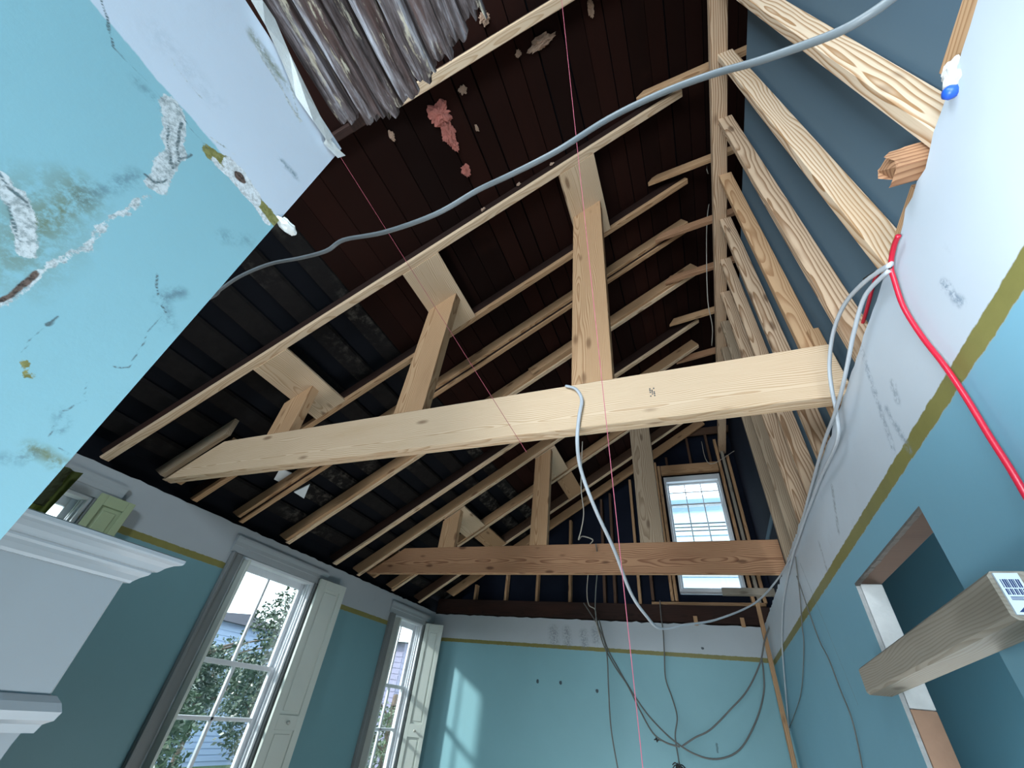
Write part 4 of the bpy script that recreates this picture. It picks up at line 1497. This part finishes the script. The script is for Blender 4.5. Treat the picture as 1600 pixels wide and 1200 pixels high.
# rotten ceiling boards left over the passage, broken ends
RB = ((-0.625, 0.165), (-0.565, 0.182), (-0.507, 0.185), (-0.450, 0.172), (-0.395, 0.155), (-0.342, 0.142), (-0.292, 0.118), (-0.245, 0.092))
RN = ('against the chimney wall', 'second out from the chimney wall, widest white streaks', 'third out from the chimney wall', 'fourth out from the chimney wall', 'fifth out from the chimney wall',
      'sixth out from the chimney wall', 'seventh out from the chimney wall', 'outermost, nearest the pale rafter strip')
for i, (x, ye) in enumerate(RB):
    L = 1.25
    a, b = P(x, ye - L / U, 1.112), P(x, ye, 1.112 + 0.004 * (i % 3))
    R = frame_of(a, b, Vector((0, 0, 1))).to_4x4()
    R.translation = (a + b) / 2
    bm = bmesh.new()
    wd, tk = 0.053, 0.040
    nx, nw = 90, 9
    rnd = random.Random(i + 50)
    top = {}
    bot = {}
    for k_ in range(nx + 1):
        f = k_ / nx
        for j in range(nw + 1):
            g = j / nw - 0.5
            X = -L / 2 + L * f
            if k_ > nx * 0.9:
                X += 0.030 * noise.noise((g * 7, i * 3.3, 1.0)) * ((f - 0.9) / 0.1)
            Y = g * wd
            h = 0.011 * noise.noise((X * 5 + i * 7, Y * 120, 0)) + 0.006 * noise.noise((X * 16 + i * 3, Y * 260, 4))
            edge = 0.008 * (abs(g) * 2) ** 6
            endr = 0.016 * max(0, (f - 0.93) / 0.07) ** 2 * (0.6 + 0.5 * noise.noise((g * 9, i, 0)))
            bot[k_, j] = bm.verts.new((X, Y, -tk / 2 + h + edge + endr))
            top[k_, j] = bm.verts.new((X, Y, tk / 2))
    for k_ in range(nx):
        for j in range(nw):
            bm.faces.new((bot[k_, j], bot[k_, j + 1], bot[k_ + 1, j + 1], bot[k_ + 1, j]))
            bm.faces.new((top[k_, j], top[k_ + 1, j], top[k_ + 1, j + 1], top[k_, j + 1]))
        bm.faces.new((bot[k_, 0], bot[k_ + 1, 0], top[k_ + 1, 0], top[k_, 0]))
        bm.faces.new((bot[k_, nw], top[k_, nw], top[k_ + 1, nw], bot[k_ + 1, nw]))
    for j in range(nw):
        bm.faces.new((bot[0, j], top[0, j], top[0, j + 1], bot[0, j + 1]))
        bm.faces.new((bot[nx, j], bot[nx, j + 1], top[nx, j + 1], top[nx, j]))
    o = local_obj('rotten_board', bm, MAT['rotten'], None, R)
    tag(o, 'weathered rotten ceiling board with broken end, ' + RN[i], 'board', 'rotten boards overhead')
o = board('rotten_joist', (-0.60, -1.2, 1.155), (-0.60, 0.175, 1.155), 0.05, 0.10, (0, 0, 1), MAT['old_dark'], rag=0.02, seed=3)
tag(o, 'dark decayed joist above the rotten boards at the chimney wall', 'joist')

# ------------------------------------------------------------------ doorway in the right wall and the timber across it
d1 = empty('door_1', P(XR + 0.05, (DOOR[0] + DOOR[1]) / 2, ZF))
structure(d1)
bm = bmesh.new()
ubx(bm, (XR + 0.016, DOOR[0], DOOR[2]), (XR + 0.088, DOOR[1], DOOR[2] + 0.04), 0.002)
to_obj('head_lining', bm, MAT['old_brown'], d1)
bm = bmesh.new()
ubx(bm, (XR + 0.016, DOOR[1] - 0.002, 0.15), (XR + 0.088, DOOR[1] + 0.03, DOOR[2]), 0.002)
to_obj('far_jamb_board', bm, MAT['plaster'], d1)
bm = bmesh.new()
ubx(bm, (XR + 0.016, DOOR[1] - 0.002, ZF), (XR + 0.088, DOOR[1] + 0.03, 0.148), 0.002)
to_obj('far_jamb_panel', bm, MAT['plywood'], d1)
bm = bmesh.new()
ubx(bm, (XR + 0.016, DOOR[0] - 0.03, ZF), (XR + 0.088, DOOR[0] + 0.002, DOOR[2]), 0.002)
to_obj('near_jamb_board', bm, MAT['trim'], d1)
bm = bmesh.new()
for k_ in range(26):
    y = DOOR[0] + k_ * 0.03
    ubx(bm, (XR - 0.001, y, DOOR[2] - 0.004 - 0.006 * abs(noise.noise((k_ * 0.7, 3, 1)))), (XR + 0.013, y + 0.0302, DOOR[2] + 0.002))
to_obj('torn_edge', bm, MAT['old_paper'], d1)

tb = empty('timber', P(0.545, 1.62, 0.235))
tag(tb, 'weathered square timber across the doorway in the right wall, paper label on its end', 'timber')
board('timber_body', (0.545, 1.085, 0.257), (0.545, 2.20, 0.222), 0.090, 0.086, (0, 0, 1), MAT['pine_weathered'], parent=tb, c=0.008)
bm = bmesh.new()
ub = (0.508, 0.585)


def lab(x0, x1, z0, z1, y0, y1):
    ubx(bm, (x0, y0, z0), (x1, y1, z1))


lab(0.513, 0.547, 0.224, 0.293, 1.0790, 1.0840)
lb_o = to_obj('paper_label', bm, MAT['label'], tb)
bm = bmesh.new()
for i in range(9):
    lab(0.517 + i * 0.0030, 0.517 + i * 0.0030 + (0.0020 if i % 3 else 0.0011), 0.268, 0.282, 1.0780, 1.0789)
    lab(0.517 + i * 0.0030, 0.517 + i * 0.0030 + (0.0011 if i % 2 else 0.0020), 0.256, 0.266, 1.0780, 1.0789)
for i in range(3):
    lab(0.518, 0.540 - 0.006 * (i % 2), 0.2475 + i * 0.0022, 0.2485 + i * 0.0022, 1.0780, 1.0789)
A = [bm.verts.new(P(0.518, 1.0785, 0.228)), bm.verts.new(P(0.542, 1.0785, 0.228)), bm.verts.new(P(0.536, 1.0785, 0.243))]
B = [bm.verts.new(v_.co + Vector((0, 0.0006, 0))) for v_ in A]
bm.faces.new(A); bm.faces.new(list(reversed(B)))
for i in range(3):
    bm.faces.new((A[i], B[i], B[(i + 1) % 3], A[(i + 1) % 3]))
to_obj('printed_marks', bm, MAT['ink'], lb_o)

# blue box and white plaster at the top edge of the right wall
v = at(1492, 142, x=XR)
bm = bmesh.new()
lathe(bm, P(0.585, v.y, v.z), [(0.012, -0.01), (0.014, 0.004), (0.010, 0.012), (0.004, 0.014)], (-1, 0, 0), 10)
o = to_obj('blue_cap', bm, MAT['blue_box'], smooth=True)
tag(o, 'small blue plastic cap at the torn top edge of the right wall', 'cap')
v = at(1485, 118, x=XR)
chunk('plaster_lump', (0.592, v.y, v.z), 0.020, MAT['plaster'], 'lump of white plaster around the blue cap', 'plaster', 8.2, (0.5, 1.4, 1.2))

# ------------------------------------------------------------------ cables and wires


def run(pts):
    return [tuple(at(px, py, y=y) if kind == 'y' else at(px, py, x=y)) for (px, py, kind, y) in pts]


def lerp_run(pxs, a, b, kind='y'):
    n = len(pxs) - 1
    return [tuple(at(px, py, **{kind: a + (b - a) * i / n})) for i, (px, py) in enumerate(pxs)]


big = [(318, 470), (345, 452), (375, 432), (420, 413), (470, 403), (510, 392), (537, 375), (600, 363), (680, 335), (745, 298), (800, 272), (870, 236), (950, 186), (1030, 147), (1110, 117), (1180, 97), (1250, 73), (1310, 50), (1360, 22), (1405, -12), (1440, -50)]
cable('power_cable', [(-2.2, 0.205, 0.85), (-2.17, 0.42, 0.98)] + lerp_run(big, 0.62, 0.30), 0.0092, MAT['cable_grey'], 'thick grey cable sagging across the whole view in front of the rafters', 'cable', seg=12, flat=0.75)

wl_px = [(1392, 413, 'x', 0.57), (1355, 437, 'x', 0.565), (1320, 475, 'x', 0.56), (1302, 520, 'x', 0.555), (1296, 570, 'x', 0.55), (1300, 610, 'x', 0.55), (1308, 650, 'x', 0.56), (1308, 690, 'x', 0.56), (1283, 745, 'x', 0.565),
         (1258, 810, 'x', 0.57), (1238, 865, 'x', 0.57), (1215, 905, 'y', 3.9), (1180, 942, 'y', 3.7), (1120, 968, 'y', 3.4), (1070, 976, 'y', 3.1), (1032, 982, 'y', 2.9), (1008, 960, 'y', 2.65), (985, 925, 'y', 2.45),
         (960, 860, 'y', 2.1), (930, 795, 'y', 1.85), (908, 735, 'y', 1.70), (902, 690, 'y', 1.58), (905, 650, 'y', 1.556), (909, 625, 'y', 1.556), (900, 608, 'y', 1.556), (884, 603, 'y', 1.562)]
cable('loop_cable', run(wl_px), 0.0095, MAT['cable_white'], 'white cable looping from the right wall down and back up to the big tie beam', 'cable', seg=10, flat=0.7)
w2 = [(1390, 422, 'x', 0.57), (1352, 462, 'x', 0.56), (1334, 520, 'x', 0.555), (1325, 565, 'x', 0.55), (1315, 610, 'x', 0.545), (1303, 650, 'x', 0.55), (1288, 690, 'x', 0.555), (1272, 745, 'x', 0.565), (1252, 820, 'x', 0.572), (1236, 880, 'x', 0.574),
      (1224, 940, 'x', 0.575), (1222, 1000, 'x', 0.575), (1226, 1060, 'x', 0.575), (1232, 1130, 'x', 0.575), (1240, 1230, 'x', 0.575)]
cable('wall_cable', run(w2), 0.0090, MAT['cable_white'], 'white cable running down the right wall to the far corner', 'cable', seg=10, flat=0.7)
rd = [(1404, 368), (1397, 385), (1392, 415), (1398, 440), (1412, 480), (1440, 525), (1475, 570), (1510, 622), (1545, 680), (1580, 735), (1615, 795), (1650, 850), (1720, 960), (1800, 1090)]
cable('red_cable', [tuple(at(px, py, x=0.575)) for (px, py) in rd], 0.0062, MAT['cable_red'], 'red cable hanging down over the blue right wall', 'cable', 'red cables', seg=10)
cable('red_cable', [tuple(at(px, py, x=0.672)) for (px, py) in ((1376, 418), (1366, 440), (1358, 470), (1352, 492), (1346, 510))], 0.0062, MAT['cable_red'], 'short piece of red cable behind the studs', 'cable', 'red cables', seg=8)
cable('joint_lead', run([(1392, 418, 'x', 0.57), (1370, 424, 'x', 0.565), (1350, 436, 'x', 0.562)]), 0.0035, MAT['iron'], 'short black lead at the red cable end', 'wire', seg=6)


def wire(pxs, a, b, rad, m_, label, kind='y', group='thin loose wires'):
    return cable('thin_wire', lerp_run(pxs, a, b, kind), rad, MAT[m_], label, 'wire', group, seg=6)


wire([(910, 690), (908, 760), (912, 800), (908, 828), (904, 843), (910, 838), (926, 843), (922, 850)], 3.2, 3.8, 0.006, 'wire_pale', 'pale kinked wire dangling above the far tie beam')
wire([(931, 850), (934, 880), (931, 920), (930, 950), (932, 970)], 3.78, 5.3, 0.0065, 'wire_dark', 'thin dark wire hanging over the front of the far tie beam')
wire([(919, 895), (917, 925), (920, 945), (930, 953), (932, 975), (940, 1000)], 5.0, 5.5, 0.0065, 'wire_pale', 'pale wire with a bend below the far tie beam')
wire([(912, 942), (925, 962), (938, 985), (948, 1020), (951, 1080), (955, 1140), (967, 1210)], 5.5, 5.3, 0.008, 'wire_dark', 'dark wire hanging straight down before the back wall')
wire([(932, 965), (942, 1005), (960, 1040), (980, 1070), (1000, 1110), (1020, 1145), (1040, 1160), (1062, 1167)], 5.5, 5.3, 0.008, 'wire_dark', 'dark wire sagging to a frayed knot before the back wall')
wire([(936, 968), (948, 1010), (968, 1048), (990, 1085), (1015, 1120), (1050, 1155), (1085, 1178), (1120, 1186), (1155, 1172), (1180, 1130), (1193, 1085), (1193, 1050), (1190, 1030)], 5.5, 5.35, 0.008, 'wire_dark', 'dark wire in a wide loop from the gable to the corner stick')
wire([(1066, 1166), (1085, 1153), (1110, 1140), (1140, 1110), (1168, 1078), (1188, 1035), (1195, 1000), (1205, 970), (1217, 920)], 5.3, 5.25, 0.008, 'wire_dark', 'dark wire rising from the frayed knot to the far corner')
wire([(1031, 938), (1033, 965), (1036, 985), (1038, 1020), (1040, 1060), (1050, 1090), (1058, 1120), (1055, 1150), (1060, 1185), (1062, 1196)], 5.58, 5.4, 0.0075, 'wire_dark', 'dark wire dangling from the gable sill past the sagging cable')
wire([(1092, -10), (1090, 20), (1100, 60), (1103, 110), (1104, 150), (1103, 255), (1112, 285), (1105, 340), (1104, 400), (1106, 470), (1113, 510), (1112, 540)], 0.78, 3.3, 0.0045, 'wire_pale', 'pale wire running down beside the long top plate')
wire([(1245, 900), (1262, 950), (1280, 1000), (1295, 1030), (1312, 1075), (1330, 1120), (1342, 1170), (1350, 1215)], 0.58, 0.58, 0.0035, 'wire_dark', 'thin dark wire running down the right wall', kind='x')
wire([(1243, 870), (1250, 930), (1253, 975), (1256, 1010), (1252, 1080), (1240, 1120), (1232, 1140)], 0.58, 0.578, 0.0035, 'wire_dark', 'thin wire curling beside the white cable on the right wall', kind='x')
wire([(1096, 690), (1110, 725), (1160, 700), (1172, 740), (1190, 790), (1200, 835)], 5.5, 5.5, 0.005, 'wire_pale', 'thin pale wire trailing among the studs by the attic window')

v = at(1060, 1197, y=5.38)
e = empty('wire_fray', P(*v))
tag(e, 'frayed black tangle at the end of a hanging wire', 'wire tangle')
bm = bmesh.new()
rnd = random.Random(2)
for i in range(12):
    p0 = P(*v)
    d = Vector((rnd.uniform(-1, 1), rnd.uniform(-0.4, 0.4), rnd.uniform(-1, 0.4))) * 0.07
    tube(bm, [p0, p0 + d * 0.5 + Vector((0, 0, 0.02)), p0 + d], 0.006, 5)
to_obj('loose_strands', bm, MAT['iron'], e)
v = at(1027, 1158, y=5.36)
bm = bmesh.new()
for i in range(6):
    p0 = P(*v)
    d = Vector((rnd.uniform(-1, 1), rnd.uniform(-0.4, 0.4), rnd.uniform(-1, 0.6))) * 0.045
    tube(bm, [p0, p0 + d * 0.5 + Vector((0, 0, 0.01)), p0 + d], 0.006, 5)
o = to_obj('wire_knot', bm, MAT['iron'])
tag(o, 'small black knot on a sagging wire before the back wall', 'wire tangle')


def string(A, B, label, m_='pink'):
    bm = bmesh.new()
    a, b = P(*A), P(*B)
    tube(bm, [a, a.lerp(b, 0.33), a.lerp(b, 0.66), b], 0.0013, 6)
    o = to_obj('mason_line', bm, MAT[m_])
    return tag(o, label, 'string', 'pink builders strings')


string(tuple(at(876, -15, y=0.33)), tuple(at(1006, 1215, y=1.38)), 'pink string falling from the roof past the tallest post')
string(tuple(at(521, 228, y=0.40)), tuple(at(823, 707, y=1.43)), 'pink string slanting from the chimney wall across the middle post', 'pink_dark')

# ------------------------------------------------------------------ scraps on the roof boards
TG = 'tufts of insulation stuck under the roof boards'


def tuft(px, py, size, m_, label, seed, st=(1, 1, 1)):
    v_ = on_roof(px, py, DZ - 0.015)
    bm = bmesh.new()
    bmesh.ops.create_icosphere(bm, subdivisions=4, radius=1.0)
    for vt in bm.verts:
        n_ = noise.noise(vt.co * 1.3 + Vector((seed, 2, 0))) + 0.8 * noise.noise(vt.co * 3.3 + Vector((3, seed, 0))) + 0.6 * noise.noise(vt.co * 8.0 + Vector((0, 4, seed)))
        vt.co *= 1 + 0.6 * n_
        vt.co = Vector((vt.co.x * st[0], vt.co.y * st[1], vt.co.z * st[2])) * size
        vt.co.z += vt.co.x * RS
        vt.co += P(*v_)
    o = to_obj('insulation_tuft', bm, MAT[m_])
    return tag(o, label, 'insulation', TG)


tuft(688, 178, 0.050, 'tuft_pink', 'largest pink tuft of insulation, below the rotten boards', 1.3, (1.0, 1.2, 0.5))
tuft(701, 208, 0.042, 'tuft_pink', 'pink tuft trailing down from the largest one', 2.9, (0.8, 1.5, 0.5))
tuft(711, 226, 0.024, 'tuft_pink', 'pink tip at the lower end of the large tuft', 4.6, (0.8, 1.4, 0.5))
tuft(845, 67, 0.048, 'tuft_pale', 'pale long tuft near the top of the pink string', 6.1, (1.5, 0.6, 0.4))
tuft(728, 266, 0.030, 'tuft_pink', 'small reddish tuft above the grey cable', 7.7, (0.8, 1.2, 0.4))
tuft(723, 140, 0.020, 'tuft_pale', 'small pale tuft between rotten boards and the pink tuft', 9.2, (1, 1, 0.4))
tuft(810, 84, 0.016, 'tuft_pale', 'tiny pale tuft beside the long pale one', 10.4, (1, 1, 0.4))
tuft(745, 200, 0.014, 'tuft_pale', 'tiny pale tuft right of the pink tuft', 11.9, (0.6, 1.4, 0.4))
tuft(757, 28, 0.026, 'tuft_pale', 'pale tuft beside the end of the outermost rotten board', 12.5, (1, 1, 0.5))
tuft(923, 12, 0.028, 'tuft_pale', 'brownish tuft at the top of the roof beside the pink string', 13.8, (0.6, 1.5, 0.4))
tuft(612, 212, 0.018, 'tuft_pale', 'faint tuft just under the rotten boards', 14.4, (0.7, 1.4, 0.4))
for i, (px, py, nm) in enumerate(((810, 288, 'yellow scrap stuck on the long dark rafter, lower one'), (862, 256, 'yellow scrap stuck on the long dark rafter, upper one'), (755, 327, 'yellow scrap stuck on the long dark rafter below the grey cable'))):
    v = on_roof(px, py, 0.05)
    v = v * (1.185 / v.y)
    chunk('paper_scrap', tuple(v), 0.016, MAT['tuft_pale'], nm, 'scrap', 20 + i, (1.0, 0.5, 1.2), 'scraps on the rafter', 0.8)

for pts, nm in (([(437, 733), (456, 740), (442, 756), (428, 749)], 'bright white scrap under the battens, left of a rafter'), ([(459, 769), (484, 757), (475, 779)], 'bright white scrap under the battens, right of a rafter')):
    bm = bmesh.new()
    A = [bm.verts.new(P(*on_roof(px, py, DZ - 0.012))) for (px, py) in pts]
    B = [bm.verts.new(v_.co + Vector((0, 0, 0.008))) for v_ in A]
    n = len(A)
    bm.faces.new(A); bm.faces.new(list(reversed(B)))
    for i in range(n):
        bm.faces.new((A[i], B[i], B[(i + 1) % n], A[(i + 1) % n]))
    o = to_obj('white_scrap', bm, MAT['metal_scrap'])
    tag(o, nm, 'scrap', 'white scraps under the battens')

# ------------------------------------------------------------------ outside
bm = bmesh.new()
ubx(bm, (-40, -20, ZF - 0.6), (-4.0, 40, ZF - 0.5))
structure(to_obj('ground_outside', bm, MAT['ground'], recenter=False))


def house(x0, x1, y0, y1, h, rise, mat, label, siding=True):
    e = empty('neighbour_house', P((x0 + x1) / 2, (y0 + y1) / 2, ZF - 0.5))
    tag(e, label, 'house')
    bm = bmesh.new()
    ubx(bm, (x0, y0, ZF - 0.5), (x1, y1, h))
    if siding:
        z = ZF - 0.4
        while z < h - 0.1:
            ubx(bm, (x1, y0, z), (x1 + 0.015, y1, z + 0.10))
            ubx(bm, (x0, y0 - 0.015, z), (x1, y0, z + 0.10))
            z += 0.13
    to_obj('house_walls', bm, mat, e)
    bm = bmesh.new()
    prism(bm, [(y0 - 0.3, h), (y1 + 0.3, h), ((y0 + y1) / 2, h + rise)], x0 - 0.2, x1 + 0.25, lambda a, b, c_: P(c_, a, b))
    to_obj('house_roof', bm, MAT['roof_tile'], e)
    return e


house(-16, -13, 8.2, 12.0, 1.25, 0.3, MAT['house_a'], 'blue-grey house far behind the trees outside the nearer tall window')
house(-11, -8.0, 11.6, 17.0, 1.25, 0.25, MAT['house_b'], 'dark lavender house wall outside the far corner window')
# pale sided house beyond the gable, seen through the attic window
e = empty('neighbour_house', P(0.2, 10.0, ZF - 0.5))
tag(e, 'pale blue sided house seen through the attic window', 'house')
bm = bmesh.new()
ubx(bm, (-4, 9.6, ZF - 0.5), (5, 12, 4.05))
z = 0.6
while z < 3.85:
    prism(bm, [(9.6, z + 0.27), (9.585, z + 0.27), (9.555, z), (9.6, z)], -4, 5, lambda a, b, c_: P(c_, a, b))
    z += 0.275
to_obj('house_walls', bm, MAT['siding'], e)
bm = bmesh.new()
ubx(bm, (-4.3, 9.3, 4.05), (5.3, 12, 4.12))
to_obj('eave_board', bm, MAT['siding'], e)
for zz, nm in ((3.11, 'lowest overhead wire outside the attic window'), (3.18, 'middle overhead wire outside the attic window'), (3.25, 'highest overhead wire outside the attic window')):
    cable('overhead_wire', [(-6, 8.6, zz + 0.05), (-2, 8.6, zz), (2, 8.6, zz), (6, 8.6, zz + 0.05)], 0.012, MAT['iron'], nm, 'wire', 'overhead wires outside', seg=6)


def tree(x, y, h, rad, n, m_, label, seed, zc=None, sq=1.0):
    rnd = random.Random(seed)
    e = empty('garden_tree', P(x, y, ZF - 0.5))
    tag(e, label, 'tree', 'trees outside the windows')
    bm = bmesh.new()
    tube(bm, [P(x, y, ZF - 0.5), P(x + 0.05, y - 0.04, ZF + 0.4), P(x - 0.03, y + 0.05, h * 0.3), P(x + 0.02, y, h * 0.5 - 0.1)], 0.05, 8)
    for k_ in range(7):
        a = rnd.uniform(0, 6.28)
        z0 = ZF + 0.4 + (h - ZF - 0.5) * rnd.uniform(0.2, 0.9)
        tube(bm, [P(x, y, z0), P(x + math.cos(a) * rad * 0.4, y + math.sin(a) * rad * 0.4, z0 + 0.25), P(x + math.cos(a) * rad * 0.9, y + math.sin(a) * rad * 0.9, z0 + 0.4)], 0.018, 5)
    to_obj('trunk', bm, MAT['bark'], e, smooth=True)
    bm = bmesh.new()
    zc = h * 0.35 if zc is None else zc
    for k_ in range(n):
        while True:
            q = Vector((rnd.uniform(-1, 1), rnd.uniform(-1, 1), rnd.uniform(-1, 1)))
            if q.length < 1 and noise.noise(q * 2.3 + Vector((seed, 0, 0))) > -0.12:
                break
        c = P(x + q.x * rad, y + q.y * rad, zc + q.z * (h - zc) * sq)
        d = Vector((rnd.gauss(0, 1), rnd.gauss(0, 1), rnd.gauss(0, 0.6))).normalized()
        s = d.orthogonal().normalized()
        s = (s * math.cos(k_) + d.cross(s) * math.sin(k_))
        l_ = rnd.uniform(0.045, 0.085)
        w_ = l_ * 0.26
        vs2 = [bm.verts.new(c), bm.verts.new(c + d * l_ * 0.5 + s * w_), bm.verts.new(c + d * l_), bm.verts.new(c + d * l_ * 0.5 - s * w_)]
        bm.faces.new(vs2)
    to_obj('foliage', bm, MAT[m_], e)
    return e


tree(-5.3, 5.0, 1.20, 0.66, 9000, 'leaf', 'dense tree close outside the nearer tall window, reaching its upper right panes', 3, zc=0.2)
tree(-5.1, 3.14, 0.20, 0.70, 12000, 'leaf_pale', 'lower light green bush filling the bottom panes of the nearer tall window', 5, zc=-0.6)
tree(-6.6, 4.55, 0.46, 0.62, 9000, 'leaf', 'low tree with open leaves outside the middle of the nearer tall window', 31, zc=-0.25)
tree(-8.6, 6.6, 0.62, 1.0, 6000, 'leaf', 'tree further off, behind the tall windows', 8, zc=-0.1)
tree(-5.2, 7.6, -0.02, 0.8, 5000, 'leaf_pale', 'green bush outside the far corner window', 13, zc=-0.6)
tree(-4.9, 1.6, 0.5, 0.5, 2000, 'leaf_pale', 'small tree outside the half hidden window', 21, zc=0.0)
